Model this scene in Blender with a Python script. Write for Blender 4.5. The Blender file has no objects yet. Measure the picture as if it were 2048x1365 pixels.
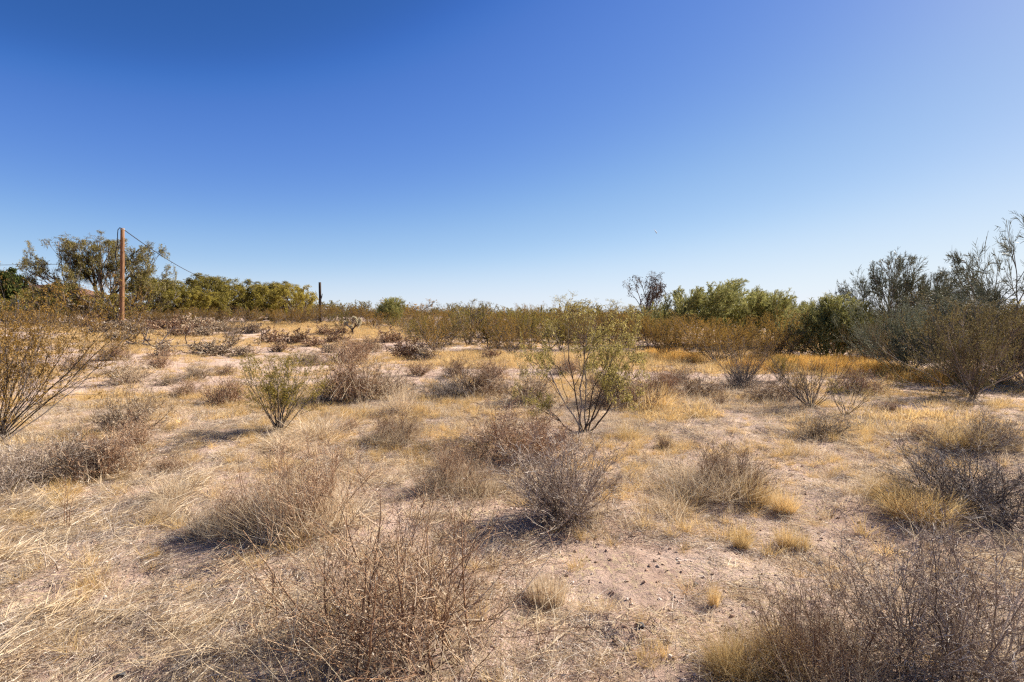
import bpy, math, zlib
import numpy as np

# ------------------------------------------------------------------ camera, sky, sun, exposure
sc = bpy.context.scene
F = 1138.0            # focal length in pixels of a 2048 px wide frame (20 mm lens)
CX, HY = 1024.0, 631.0   # principal column, row of the horizon
EYE = 1.60
cam_d = bpy.data.cameras.new("camera")
cam_d.lens = 20.0
cam_d.sensor_width = 36.0
cam_d.clip_start = 0.05
cam_d.clip_end = 30000.0
cam = bpy.data.objects.new("camera", cam_d)
sc.collection.objects.link(cam)
PITCH = math.atan((682.5 - HY) / F)
cam.rotation_euler = (math.pi / 2 - PITCH, 0, 0)
sc.camera = cam

SUN_AZ, SUN_EL = 61.0, 37.0      # degrees right of the view direction, degrees up
SKY_STRENGTH, SUN_STRENGTH, EXPOSURE = 0.10, 5.0, 1.42
world = bpy.data.worlds.new("World")
sc.world = world
world.use_nodes = True
wn = world.node_tree
bg = wn.nodes["Background"]
sky = wn.nodes.new("ShaderNodeTexSky")
sky.sky_type = 'NISHITA'
sky.sun_disc = False
sky.sun_elevation = math.radians(SUN_EL)
sky.sun_rotation = math.radians(SUN_AZ)
sky.altitude = 3000.0
sky.air_density = 0.8
sky.dust_density = 2.0
sky.ozone_density = 3.0
# the camera's tone curve for the sky: one curve over the whole dome, deep blue overhead, pale at the horizon
down = wn.nodes.new("ShaderNodeVectorMath")
down.operation = 'SCALE'
down.inputs["Scale"].default_value = 0.1
tone = wn.nodes.new("ShaderNodeRGBCurve")
for ci, pts in enumerate([
        [(0, 0.014), (0.068, 0.036), (0.088, 0.085), (0.12, 0.15), (0.205, 0.35), (0.405, 0.69), (0.65, 0.82), (1, 0.88)],
        [(0, 0.02), (0.125, 0.13), (0.15, 0.20), (0.205, 0.305), (0.345, 0.56), (0.588, 0.81), (1, 0.90)],
        [(0, 0.03), (0.255, 0.43), (0.305, 0.61), (0.39, 0.73), (0.60, 0.87), (0.752, 0.94), (1, 0.965)]]):
    cv = tone.mapping.curves[ci]
    for k, p in enumerate(pts):
        if k == 0:
            cv.points[0].location = p
        elif k == len(pts) - 1:
            cv.points[-1].location = p
        else:
            cv.points.new(*p)
tone.mapping.update()
up = wn.nodes.new("ShaderNodeVectorMath")
up.operation = 'SCALE'
up.inputs["Scale"].default_value = 10.0 / 2 ** EXPOSURE
wn.links.new(sky.outputs[0], down.inputs[0])
wn.links.new(down.outputs[0], tone.inputs["Color"])
wn.links.new(tone.outputs[0], up.inputs[0])
wn.links.new(up.outputs[0], bg.inputs["Color"])
bg.inputs["Strength"].default_value = SKY_STRENGTH

sun_d = bpy.data.lights.new("sun", 'SUN')
sun_d.energy = SUN_STRENGTH
sun_d.angle = math.radians(0.55)
sun_d.color = (1.0, 0.925, 0.80)
sun = bpy.data.objects.new("sun", sun_d)
sc.collection.objects.link(sun)
sun.rotation_euler = (math.radians(90 - SUN_EL), 0, math.radians(180 - SUN_AZ))
sun.location = (40, 22, 40)

sc.view_settings.view_transform = 'Standard'
sc.view_settings.look = 'None'
sc.view_settings.gamma = 1.0
sc.view_settings.use_curve_mapping = False
sc.view_settings.exposure = EXPOSURE
sc.cycles.max_bounces = 5
sc.cycles.diffuse_bounces = 3
sc.cycles.glossy_bounces = 1
sc.cycles.transmission_bounces = 3
sc.cycles.transparent_max_bounces = 4
sc.cycles.caustics_reflective = False
sc.cycles.caustics_refractive = False
sc.cycles.use_denoising = False
sc.cycles.pixel_filter_type = 'BLACKMAN_HARRIS'
sc.cycles.filter_width = 1.3

# ------------------------------------------------------------------ helpers
rng = np.random.default_rng(11)
COL = sc.collection


def smooth(t):
    t = np.clip(t, 0.0, 1.0)
    return t * t * (3 - 2 * t)


def hash2(ix, iy, seed):
    h = (ix.astype(np.int64) * 374761393 + iy.astype(np.int64) * 668265263 + seed * 982451653) & 0xFFFFFFFF
    h = ((h ^ (h >> 13)) * 1274126177) & 0xFFFFFFFF
    h = (h ^ (h >> 16)) & 0xFFFFFF
    return h / float(0xFFFFFF)


def noise(x, y, scale, seed):
    x = np.asarray(x, float) / scale
    y = np.asarray(y, float) / scale
    ix, iy = np.floor(x), np.floor(y)
    fx, fy = x - ix, y - iy
    fx, fy = fx * fx * (3 - 2 * fx), fy * fy * (3 - 2 * fy)
    a, b = hash2(ix, iy, seed), hash2(ix + 1, iy, seed)
    c, d = hash2(ix, iy + 1, seed), hash2(ix + 1, iy + 1, seed)
    return a + (b - a) * fx + (c - a) * fy + (a - b - c + d) * fx * fy


def fbm(x, y, scale, seed, octaves=3):
    s, amp, tot = 0.0, 1.0, 0.0
    for k in range(octaves):
        s = s + amp * noise(x, y, scale / 2 ** k, seed + 17 * k)
        tot += amp
        amp *= 0.5
    return s / tot


MOUNDS = []      # (x, y, radius, height): soil gathered under the larger shrubs


def broad(x, y):
    """the lie of the land without its small bumps"""
    return 0.95 * smooth((y - 14) / 34) * smooth((4 - x) / 22)


def height(x, y, fine=True):
    x = np.asarray(x, float)
    y = np.asarray(y, float)
    r = np.hypot(x, y)
    z = broad(x, y)
    near = 1 - smooth((r - 30) / 40)
    z = z + 0.12 * (fbm(x, y, 3.2, 3, 2) - 0.5) * (0.25 + 0.75 * near) * smooth((r - 0.5) / 2.0)
    z = z + 0.055 * (fbm(x, y, 0.8, 5, 2) - 0.5) * near
    for mx, my, mr, mh in MOUNDS:
        z = z + mh * np.exp(-((x - mx) ** 2 + (y - my) ** 2) / (mr * mr))
    if fine:
        nn = 1 - smooth((r - 9) / 10)
        z = z + 0.055 * (fbm(x, y, 0.26, 9, 3) - 0.5) * nn + 0.018 * (fbm(x, y, 0.09, 12, 2) - 0.5) * nn
        pit = fbm(x, y, 0.45, 31, 2)
        z = z - 0.030 * smooth((pit - 0.66) / 0.12) * nn
    return z


cam.location = (0, 0, EYE)


def ground_at(px, py):
    """where the sight line through a pixel of the 2048 px photograph meets the land"""
    # pixel -> direction with the camera's pitch
    u, v = (px - CX) / F, (682.5 - py) / F
    dy = math.cos(PITCH) + v * math.sin(PITCH)
    dz = -math.sin(PITCH) + v * math.cos(PITCH)
    ys = np.geomspace(1.0, 400, 6000)
    xs = ys * u / dy
    zs = EYE + ys * dz / dy
    below = zs <= height(xs, ys, False)
    k = int(np.argmax(below)) if below.any() else len(ys) - 1
    return float(xs[k]), float(ys[k])


def up_at(py, d):
    """world height of pixel row py at distance d along the view"""
    v = (682.5 - py) / F
    return EYE + d * (-math.sin(PITCH) + v * math.cos(PITCH)) / (math.cos(PITCH) + v * math.sin(PITCH))


def x_at(px, d):
    return (px - CX) / F * d


# ---- mesh building ------------------------------------------------
class MB:
    def __init__(self):
        self.v, self.q, self.t, self.a, self.n = [], [], [], [], 0

    def add(self, v, q=None, t=None, a=None):
        v = np.asarray(v, np.float32).reshape(-1, 3)
        if q is not None and len(q):
            self.q.append(np.asarray(q, np.int64).reshape(-1, 4) + self.n)
        if t is not None and len(t):
            self.t.append(np.asarray(t, np.int64).reshape(-1, 3) + self.n)
        self.v.append(v)
        self.a.append(np.full(len(v), 0.5, np.float32) if a is None else np.asarray(a, np.float32).reshape(-1))
        self.n += len(v)

    def tubes(self, P, R, sides=3, cap=False, a=None):
        P = np.asarray(P, float)
        R = np.asarray(R, float)
        N, K, _ = P.shape
        if N == 0:
            return
        T = np.gradient(P, axis=1)
        T /= np.linalg.norm(T, axis=2, keepdims=True) + 1e-9
        ref = rng.normal(size=(N, 1, 3)) * 0.3 + np.array([0.3, 0.9, 0.1])
        U = np.cross(T, ref)
        U /= np.linalg.norm(U, axis=2, keepdims=True) + 1e-9
        W = np.cross(T, U)
        if a is None:
            a = rng.random(N)
        if sides == 2:
            th = rng.random((N, 1, 1)) * math.pi
            D = U * np.cos(th) + W * np.sin(th)
            V = np.stack([P - D * R[..., None], P + D * R[..., None]], 2)
        else:
            ang = np.arange(sides) * 2 * math.pi / sides
            V = (P[:, :, None, :] + R[:, :, None, None] * (np.cos(ang)[None, None, :, None] * U[:, :, None, :]
                 + np.sin(ang)[None, None, :, None] * W[:, :, None, :]))
        base = (np.arange(N)[:, None, None] * K + np.arange(K - 1)[None, :, None]) * sides
        s = np.arange(sides if sides > 2 else 1)[None, None, :]
        s2 = (s + 1) % sides
        q = np.stack([base + s, base + s2, base + sides + s2, base + sides + s], -1).reshape(-1, 4)
        t = None
        if cap and sides > 2:
            tt = []
            for k, flip in ((0, True), (K - 1, False)):
                b = (np.arange(N) * K + k) * sides
                for j in range(1, sides - 1):
                    tri = [b, b + j, b + j + 1]
                    tt.append(np.stack(tri[::-1] if flip else tri, -1))
            t = np.concatenate(tt)
        self.add(V.reshape(-1, 3), q=q, t=t, a=np.repeat(np.asarray(a), K * sides))

    def leaves(self, C, D, L, Wd, droop=0.0, a=None):
        """one small folded diamond leaf for each point"""
        C = np.asarray(C, float)
        N = len(C)
        if N == 0:
            return
        D = D / (np.linalg.norm(D, axis=1, keepdims=True) + 1e-9)
        S = np.cross(D, rng.normal(size=(N, 3)))
        S /= np.linalg.norm(S, axis=1, keepdims=True) + 1e-9
        Nn = np.cross(D, S)
        L = np.broadcast_to(L, (N,))[:, None]
        Wd = np.broadcast_to(Wd, (N,))[:, None]
        mid = C + D * L * 0.5 + Nn * L * 0.08
        tip = C + D * L + np.array([0, 0, -droop]) * L
        V = np.stack([C, mid + S * Wd * 0.5, tip, mid - S * Wd * 0.5], 1)
        b = np.arange(N)[:, None] * 4
        t = np.concatenate([b + np.array([[0, 1, 2]]), b + np.array([[0, 2, 3]])])
        if a is None:
            a = rng.random(N)
        self.add(V.reshape(-1, 3), t=t, a=np.repeat(a, 4))

    def box(self, x0, x1, y0, y1, z0, z1, a=None):
        v = [(x, y, z) for z in (z0, z1) for y in (y0, y1) for x in (x0, x1)]
        q = [(0, 2, 3, 1), (4, 5, 7, 6), (0, 1, 5, 4), (2, 6, 7, 3), (0, 4, 6, 2), (1, 3, 7, 5)]
        self.add(v, q=q, a=None if a is None else np.full(8, a))

    def mesh(self, name, mat, shade=True):
        me = bpy.data.meshes.new(name)
        v = np.concatenate(self.v).astype(np.float32)
        q = np.concatenate(self.q) if self.q else np.zeros((0, 4), np.int64)
        t = np.concatenate(self.t) if self.t else np.zeros((0, 3), np.int64)
        me.vertices.add(len(v))
        me.vertices.foreach_set("co", v.ravel())
        nl = len(q) * 4 + len(t) * 3
        me.loops.add(nl)
        me.loops.foreach_set("vertex_index", np.concatenate([q.ravel(), t.ravel()]).astype(np.int32))
        me.polygons.add(len(q) + len(t))
        st = np.concatenate([np.arange(len(q)) * 4, len(q) * 4 + np.arange(len(t)) * 3]).astype(np.int32)
        me.polygons.foreach_set("loop_start", st)
        me.polygons.foreach_set("use_smooth", np.full(len(st), bool(shade)))
        at = me.attributes.new("v", 'FLOAT', 'POINT')
        at.data.foreach_set("value", np.concatenate(self.a).astype(np.float32))
        me.materials.append(mat)
        me.update(calc_edges=True)
        return me


def unit(v):
    return v / (np.linalg.norm(v, axis=-1, keepdims=True) + 1e-9)


def walk(S, D, L, K, wig, trop=(0, 0, 0), zig=0.0):
    """polylines from S along D, N x K x 3"""
    S = np.asarray(S, float)
    N = len(S)
    D = unit(np.asarray(D, float))
    trop = np.asarray(trop, float)
    P = np.empty((N, K, 3))
    P[:, 0] = S
    st = (np.broadcast_to(L, (N,)) / (K - 1))[:, None]
    side = unit(np.cross(D, rng.normal(size=(N, 3))))
    for k in range(1, K):
        d = D + rng.normal(size=(N, 3)) * wig + trop
        if zig:
            d = d + side * zig * (1 if k % 2 else -1)
        d = unit(d)
        P[:, k] = P[:, k - 1] + d * st
        D = unit(D * 0.35 + d * 0.65) if zig == 0 else unit(D + rng.normal(size=(N, 3)) * wig * 0.6 + trop)
    return P


def taper(N, K, r0, r1):
    r0 = np.broadcast_to(r0, (N,))[:, None]
    r1 = np.broadcast_to(r1, (N,))[:, None]
    t = np.linspace(0, 1, K)[None]
    return r0 + (r1 - r0) * t


def grow(P, R, n, t=(0.3, 1.0), ang=(20, 45), ln=(0.3, 0.5), K=5, wig=0.1, trop=(0, 0, 0), rr=0.6, tip=0.35,
         rmin=0.0006, zig=0.0, fall=0.0, absolute=False):
    """n children on each parent branch"""
    N, KP, _ = P.shape
    idx = np.repeat(np.arange(N), n)
    M = len(idx)
    tt = rng.uniform(t[0], t[1], M)
    f = tt * (KP - 1)
    k = np.minimum(f.astype(int), KP - 2)
    fr = (f - k)[:, None]
    S = P[idx, k] * (1 - fr) + P[idx, k + 1] * fr
    T = unit(P[idx, k + 1] - P[idx, k])
    rad = R[idx, k] * (1 - fr[:, 0]) + R[idx, k + 1] * fr[:, 0]
    plen = np.linalg.norm(np.diff(P, axis=1), axis=2).sum(1)[idx]
    A = np.radians(rng.uniform(ang[0], ang[1], M))[:, None]
    side = unit(np.cross(T, rng.normal(size=(M, 3))))
    D = T * np.cos(A) + side * np.sin(A)
    L = rng.uniform(ln[0], ln[1], M) * (1.0 if absolute else plen) * (1 - fall * tt)
    P2 = walk(S, D, L, K, wig, trop, zig)
    r0 = np.maximum(rad * rr, rmin)
    return P2, taper(M, K, r0, np.maximum(r0 * tip, rmin * 0.7))


def along(P, n, t=(0.0, 1.0)):
    """n points on each polyline with the direction there"""
    N, KP, _ = P.shape
    idx = np.repeat(np.arange(N), n)
    f = rng.uniform(t[0], t[1], len(idx)) * (KP - 1)
    k = np.minimum(f.astype(int), KP - 2)
    fr = (f - k)[:, None]
    return P[idx, k] * (1 - fr) + P[idx, k + 1] * fr, unit(P[idx, k + 1] - P[idx, k])


# ---- materials ------------------------------------------------------
def nodes(name):
    m = bpy.data.materials.new(name)
    m.use_nodes = True
    nt = m.node_tree
    for n in list(nt.nodes):
        if n.type != 'OUTPUT_MATERIAL' and n.type != 'BSDF_PRINCIPLED':
            nt.nodes.remove(n)
    return m, nt, nt.nodes["Principled BSDF"], nt.nodes["Material Output"]


def ramp(nt, stops):
    r = nt.nodes.new("ShaderNodeValToRGB")
    el = r.color_ramp.elements
    while len(el) < len(stops):
        el.new(0.5)
    for e, (p, c) in zip(el, stops):
        e.position = p
        e.color = (c[0] * ALB, c[1] * ALB, c[2] * ALB, 1)
    return r


ALB = 0.80


def plant_mat(name, stops, translucent=0.0, rough=0.75, spec=0.2, vary=0.25):
    """colour runs along the mesh attribute v (one value for each twig, leaf or blade), brightness varies from plant to plant"""
    m, nt, p, out = nodes(name)
    at = nt.nodes.new("ShaderNodeAttribute")
    at.attribute_name = "v"
    r = ramp(nt, stops)
    nt.links.new(at.outputs["Fac"], r.inputs[0])
    oi = nt.nodes.new("ShaderNodeObjectInfo")
    mr = nt.nodes.new("ShaderNodeMapRange")
    mr.inputs[3].default_value = 1 - vary
    mr.inputs[4].default_value = 1 + vary
    nt.links.new(oi.outputs["Random"], mr.inputs[0])
    mul = nt.nodes.new("ShaderNodeVectorMath")
    mul.operation = 'SCALE'
    nt.links.new(r.outputs[0], mul.inputs[0])
    nt.links.new(mr.outputs[0], mul.inputs["Scale"])
    nt.links.new(mul.outputs[0], p.inputs["Base Color"])
    p.inputs["Roughness"].default_value = rough
    p.inputs["Specular IOR Level"].default_value = spec * 0.3
    if translucent > 0:
        tr = nt.nodes.new("ShaderNodeBsdfTranslucent")
        nt.links.new(mul.outputs[0], tr.inputs["Color"])
        mx = nt.nodes.new("ShaderNodeMixShader")
        mx.inputs[0].default_value = translucent
        nt.links.new(p.outputs[0], mx.inputs[1])
        nt.links.new(tr.outputs[0], mx.inputs[2])
        nt.links.new(mx.outputs[0], out.inputs["Surface"])
    return m


M = {}
M['twig_grey'] = plant_mat("grey_twig", [(0, (0.14, 0.10, 0.075)), (0.45, (0.32, 0.24, 0.185)), (0.8, (0.54, 0.44, 0.36)), (1, (0.72, 0.65, 0.57))])  # pale upper stops paint sunlit highlights into the twig colour
M['twig_red'] = plant_mat("russet_twig", [(0, (0.15, 0.08, 0.05)), (0.45, (0.34, 0.20, 0.12)), (0.8, (0.54, 0.37, 0.23)), (1, (0.72, 0.58, 0.43))])  # the palest stops here are painted highlights too
M['twig_tan'] = plant_mat("tan_twig", [(0, (0.15, 0.10, 0.065)), (0.45, (0.35, 0.25, 0.165)), (0.8, (0.56, 0.44, 0.31)), (1, (0.74, 0.64, 0.50))])
M['twig_dark'] = plant_mat("dark_twig", [(0, (0.08, 0.062, 0.052)), (0.6, (0.20, 0.16, 0.14)), (1, (0.50, 0.45, 0.41))])
M['bark'] = plant_mat("creosote_bark", [(0, (0.045, 0.035, 0.03)), (0.6, (0.12, 0.095, 0.08)), (1, (0.36, 0.31, 0.29))])
M['bark_mesq'] = plant_mat("mesquite_bark", [(0, (0.08, 0.06, 0.045)), (0.6, (0.19, 0.14, 0.10)), (1, (0.46, 0.40, 0.34))])
M['deadleaf'] = plant_mat("dead_leaf", [(0, (0.16, 0.10, 0.06)), (0.5, (0.34, 0.25, 0.17)), (1, (0.62, 0.55, 0.46))], 0.25)
M['creo_brown'] = plant_mat("brown_creosote_leaf", [(0, (0.17, 0.10, 0.022)), (0.5, (0.38, 0.225, 0.045)), (1, (0.56, 0.35, 0.09))], 0.42, 0.6, 0.2)
M['creo_olive'] = plant_mat("olive_creosote_leaf", [(0, (0.14, 0.115, 0.022)), (0.5, (0.31, 0.24, 0.045)), (1, (0.50, 0.38, 0.09))], 0.42, 0.6, 0.2)
M['creo_rust'] = plant_mat("rust_creosote_leaf", [(0, (0.12, 0.07, 0.018)), (0.5, (0.27, 0.155, 0.035)), (1, (0.42, 0.255, 0.07))], 0.32, 0.6, 0.2)
M['creo_dull'] = plant_mat("dull_creosote_leaf", [(0, (0.09, 0.075, 0.03)), (0.5, (0.19, 0.15, 0.055)), (1, (0.32, 0.25, 0.10))], 0.25, 0.6, 0.3)
M['mesq_leaf'] = plant_mat("mesquite_leaf", [(0, (0.15, 0.125, 0.035)), (0.5, (0.34, 0.275, 0.08)), (0.85, (0.50, 0.41, 0.13)), (1, (0.68, 0.58, 0.30))], 0.5, 0.6, 0.3)
M['mesq_green'] = plant_mat("green_mesquite_leaf", [(0, (0.13, 0.115, 0.025)), (0.5, (0.31, 0.255, 0.055)), (1, (0.50, 0.41, 0.11))], 0.45, 0.6, 0.3)
M['mesq_gold'] = plant_mat("yellow_green_leaf", [(0, (0.18, 0.15, 0.03)), (0.5, (0.38, 0.30, 0.055)), (1, (0.54, 0.44, 0.11))], 0.45, 0.6, 0.3)
M['mistletoe'] = plant_mat("mistletoe_stem", [(0, (0.04, 0.03, 0.012)), (0.6, (0.11, 0.075, 0.025)), (1, (0.2, 0.14, 0.05))], 0.1)
M['verde'] = plant_mat("palo_verde_twig", [(0, (0.18, 0.18, 0.055)), (0.5, (0.34, 0.325, 0.105)), (1, (0.54, 0.49, 0.21))], 0.3, 0.5, 0.3)
M['verde_dim'] = plant_mat("grey_green_twig", [(0, (0.10, 0.10, 0.06)), (0.5, (0.20, 0.20, 0.115)), (1, (0.36, 0.35, 0.23))], 0.05, 0.5, 0.3)
M['sage'] = plant_mat("grey_green_leaf", [(0, (0.12, 0.125, 0.07)), (0.5, (0.22, 0.23, 0.14)), (1, (0.40, 0.41, 0.30))], 0.2, 0.6, 0.3)
M['dark_green'] = plant_mat("dark_green_leaf", [(0, (0.03, 0.05, 0.012)), (0.5, (0.08, 0.10, 0.025)), (1, (0.16, 0.17, 0.05))], 0.25)
M['pods'] = plant_mat("dark_seed_pod", [(0, (0.05, 0.025, 0.015)), (1, (0.17, 0.09, 0.05))], 0.1)
M['gold'] = plant_mat("golden_grass_blade", [(0, (0.46, 0.33, 0.19)), (0.25, (0.66, 0.43, 0.16)), (0.6, (0.78, 0.54, 0.23)), (1, (0.88, 0.70, 0.40))], 0.42, 0.55, 0.3, 0.2)
M['straw'] = plant_mat("straw_blade", [(0, (0.42, 0.29, 0.18)), (0.4, (0.69, 0.52, 0.33)), (0.8, (0.84, 0.69, 0.49)), (1, (0.92, 0.82, 0.67))], 0.35, 0.55, 0.3, 0.2)
M['litter'] = plant_mat("litter_twig", [(0, (0.18, 0.135, 0.105)), (0.5, (0.42, 0.34, 0.275)), (0.85, (0.62, 0.53, 0.45)), (1, (0.78, 0.70, 0.62))], 0.1)
M['cream'] = plant_mat("cholla_spine", [(0, (0.55, 0.46, 0.28)), (1, (0.86, 0.78, 0.58))], 0.4, 0.6, 0.2, 0.0)
M['dead'] = plant_mat("dead_wood", [(0, (0.09, 0.065, 0.05)), (0.6, (0.19, 0.14, 0.11)), (1, (0.34, 0.28, 0.24))])
M['saguaro'] = plant_mat("saguaro_skin", [(0, (0.09, 0.095, 0.05)), (1, (0.19, 0.18, 0.10))])


def noise_mat(name, c0, c1, scale=8.0, stretch=(1, 1, 1), rough=0.8, bump=0.3, spec=0.2, detail=6):
    m, nt, p, out = nodes(name)
    tc = nt.nodes.new("ShaderNodeTexCoord")
    mp = nt.nodes.new("ShaderNodeMapping")
    mp.inputs["Scale"].default_value = stretch
    nt.links.new(tc.outputs["Object"], mp.inputs[0])
    nz = nt.nodes.new("ShaderNodeTexNoise")
    nz.inputs["Scale"].default_value = scale
    nz.inputs["Detail"].default_value = detail
    nt.links.new(mp.outputs[0], nz.inputs["Vector"])
    r = ramp(nt, [(0.32, c0), (0.68, c1)])
    nt.links.new(nz.outputs["Fac"], r.inputs[0])
    nt.links.new(r.outputs[0], p.inputs["Base Color"])
    p.inputs["Roughness"].default_value = rough
    p.inputs["Specular IOR Level"].default_value = spec
    bp = nt.nodes.new("ShaderNodeBump")
    bp.inputs["Strength"].default_value = bump
    bp.inputs["Distance"].default_value = 0.02
    nt.links.new(nz.outputs["Fac"], bp.inputs["Height"])
    nt.links.new(bp.outputs[0], p.inputs["Normal"])
    return m


M['pole'] = noise_mat("weathered_brown_pole", (0.13, 0.06, 0.03), (0.36, 0.19, 0.095), 6, (6, 6, 0.35), 0.8, 0.6)
M['pole_dark'] = noise_mat("creosoted_black_pole", (0.025, 0.016, 0.012), (0.065, 0.042, 0.03), 6, (6, 6, 0.4))
M['wire'] = noise_mat("wire_black", (0.03, 0.03, 0.035), (0.06, 0.06, 0.07), 20)
M['metal'] = noise_mat("galvanised_metal", (0.35, 0.35, 0.36), (0.5, 0.5, 0.5), 14, rough=0.5)
M['white'] = noise_mat("white_paint", (0.66, 0.65, 0.62), (0.8, 0.79, 0.76), 5)
M['stucco'] = noise_mat("pinkish_stucco", (0.46, 0.36, 0.30), (0.56, 0.46, 0.39), 9)
M['roof'] = noise_mat("brown_roof", (0.13, 0.065, 0.045), (0.20, 0.11, 0.075), 9)
M['glass'] = noise_mat("dark_glass", (0.03, 0.035, 0.04), (0.05, 0.055, 0.06), 3, rough=0.1, spec=0.5)
M['stone_pale'] = noise_mat("pale_stone", (0.42, 0.36, 0.31), (0.66, 0.60, 0.55), 12)
M['stone_dark'] = noise_mat("dark_stone", (0.06, 0.06, 0.065), (0.18, 0.17, 0.17), 20)
M['cloud'] = noise_mat("vapour", (0.9, 0.9, 0.9), (0.95, 0.95, 0.95), 3)


def ground_mat():
    m, nt, p, out = nodes("desert_soil")
    L = nt.links.new
    geo = nt.nodes.new("ShaderNodeNewGeometry")

    def nz(scale, detail=4, rough=0.6, stretch=None, rot=0.0):
        n = nt.nodes.new("ShaderNodeTexNoise")
        n.inputs["Scale"].default_value = scale
        n.inputs["Detail"].default_value = detail
        n.inputs["Roughness"].default_value = rough
        if stretch:
            mp = nt.nodes.new("ShaderNodeMapping")
            mp.inputs["Scale"].default_value = stretch
            mp.inputs["Rotation"].default_value = (0, 0, rot)
            L(geo.outputs["Position"], mp.inputs[0])
            L(mp.outputs[0], n.inputs["Vector"])
        else:
            L(geo.outputs["Position"], n.inputs["Vector"])
        return n

    def mix(fac, a, b):
        x = nt.nodes.new("ShaderNodeMix")
        x.data_type = 'RGBA'
        if isinstance(fac, float):
            x.inputs[0].default_value = fac
        else:
            L(fac, x.inputs[0])
        for s, val in ((6, a), (7, b)):
            if isinstance(val, tuple):
                x.inputs[s].default_value = (*val, 1)
            else:
                L(val, x.inputs[s])
        return x.outputs[2]

    def mask(src, lo, hi):
        r = nt.nodes.new("ShaderNodeMapRange")
        r.interpolation_type = 'SMOOTHSTEP'
        r.inputs[1].default_value = lo
        r.inputs[2].default_value = hi
        L(src, r.inputs[0])
        return r.outputs[0]

    soil = ramp(nt, [(0.28, (0.34, 0.215, 0.16)), (0.5, (0.53, 0.375, 0.30)), (0.74, (0.68, 0.525, 0.435))])
    big = nz(0.9, 6, 0.65)
    L(big.outputs["Fac"], soil.inputs[0])
    # straw and old leaf litter worked into the soil: fine streaks in patches
    s1 = nz(30, 3, 0.7, (1.0, 0.16, 1.0), 0.9)
    s2 = nz(34, 3, 0.7, (0.16, 1.0, 1.0), -0.25)
    st = nt.nodes.new("ShaderNodeMath")
    st.operation = 'MAXIMUM'
    L(s1.outputs["Fac"], st.inputs[0])
    L(s2.outputs["Fac"], st.inputs[1])
    patch = mask(nz(1.6, 5, 0.6).outputs["Fac"], 0.36, 0.62)
    fac = nt.nodes.new("ShaderNodeMath")
    fac.operation = 'MULTIPLY'
    L(mask(st.outputs[0], 0.52, 0.66), fac.inputs[0])
    L(patch, fac.inputs[1])
    c = mix(fac.outputs[0], soil.outputs[0], (0.50, 0.39, 0.24))
    # dark crumbs of bark and dung, with small shadows painted into the same specks
    d = nz(70, 3, 0.7)
    d2 = nt.nodes.new("ShaderNodeMath")
    d2.operation = 'MULTIPLY'
    L(mask(d.outputs["Fac"], 0.56, 0.68), d2.inputs[0])
    L(mask(nz(2.3, 4).outputs["Fac"], 0.40, 0.66), d2.inputs[1])
    c = mix(d2.outputs[0], c, (0.12, 0.078, 0.055))
    pg = nz(120, 2, 0.6)
    c = mix(mask(pg.outputs["Fac"], 0.66, 0.76), c, (0.56, 0.47, 0.39))
    L(c, p.inputs["Base Color"])
    p.inputs["Roughness"].default_value = 0.95
    p.inputs["Specular IOR Level"].default_value = 0.1
    b1 = nz(16, 8, 0.72)
    bp = nt.nodes.new("ShaderNodeBump")
    bp.inputs["Strength"].default_value = 0.9
    bp.inputs["Distance"].default_value = 0.05
    L(b1.outputs["Fac"], bp.inputs["Height"])
    bp2 = nt.nodes.new("ShaderNodeBump")
    bp2.inputs["Strength"].default_value = 0.8
    bp2.inputs["Distance"].default_value = 0.008
    L(d.outputs["Fac"], bp2.inputs["Height"])
    L(bp.outputs[0], bp2.inputs["Normal"])
    L(bp2.outputs[0], p.inputs["Normal"])
    return m


M['ground'] = ground_mat()


# ---- things -----------------------------------------------------------
def link(o):
    COL.objects.link(o)
    return o


def empty(name, loc, rz=0.0, scale=(1, 1, 1), label=None, cat=None, group=None):
    o = link(bpy.data.objects.new(name, None))
    o.empty_display_size = 0.2
    o.location = loc
    o.rotation_euler = (0, 0, rz)
    o.scale = scale
    o["label"] = label
    o["category"] = cat
    if group:
        o["group"] = group
    return o


def part(name, me, parent, label=None):
    o = link(bpy.data.objects.new(name, me))
    o.parent = parent
    if name in ('branches', 'foliage', 'crown', 'dead_leaves', 'blades', 'grass_blades'):
        o["kind"] = "stuff"
    if label:
        o["label"] = label
    return o


def proto_size(mbs, hp):
    v = np.concatenate([np.concatenate(b.v) for b in mbs])
    r = np.hypot(v[:, 0], v[:, 1])
    return float(np.percentile(r, 90)) * 2, float(np.percentile(v[:, 2], hp))


def make_proto(parts, mats, hp=96, soft=False):
    """parts: {part name: MB}; returns dict with shared meshes and the size of the plant"""
    w, h = proto_size(list(parts.values()), hp)
    if soft:      # draw stray tips in towards the body of the crown
        for b in parts.values():
            for v in b.v:
                z = v[:, 2]
                v[:, 2] = np.where(z > h, h + (z - h) * 0.4, z)
                r = np.hypot(v[:, 0], v[:, 1])
                f = np.where(r > w * 0.52, (w * 0.52 + (r - w * 0.52) * 0.5) / np.maximum(r, 1e-6), 1.0)
                v[:, 0] *= f
                v[:, 1] *= f
    return {'w': w, 'h': h, 'm': [(n, b.mesh(n, mats[n])) for n, b in parts.items()]}


def place(proto, name, x, y, w, h, label, cat, group=None, rz=None, sink=0.0, lean=None):
    z = float(height(x, y, False)) - sink
    s = w / proto['w']
    root = empty(name, (x, y, z), rng.uniform(0, 6.283) if rz is None else rz, (s * rng.uniform(0.9, 1.15), s * rng.uniform(0.85, 1.1), h / proto['h']), label, cat, group)
    if lean:
        root.rotation_euler = (lean[0], lean[1], root.rotation_euler[2])
    for n, me in proto['m']:
        part(n, me, root)
    return root


FEET = []      # shrubs near enough for the litter under them to show


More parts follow.
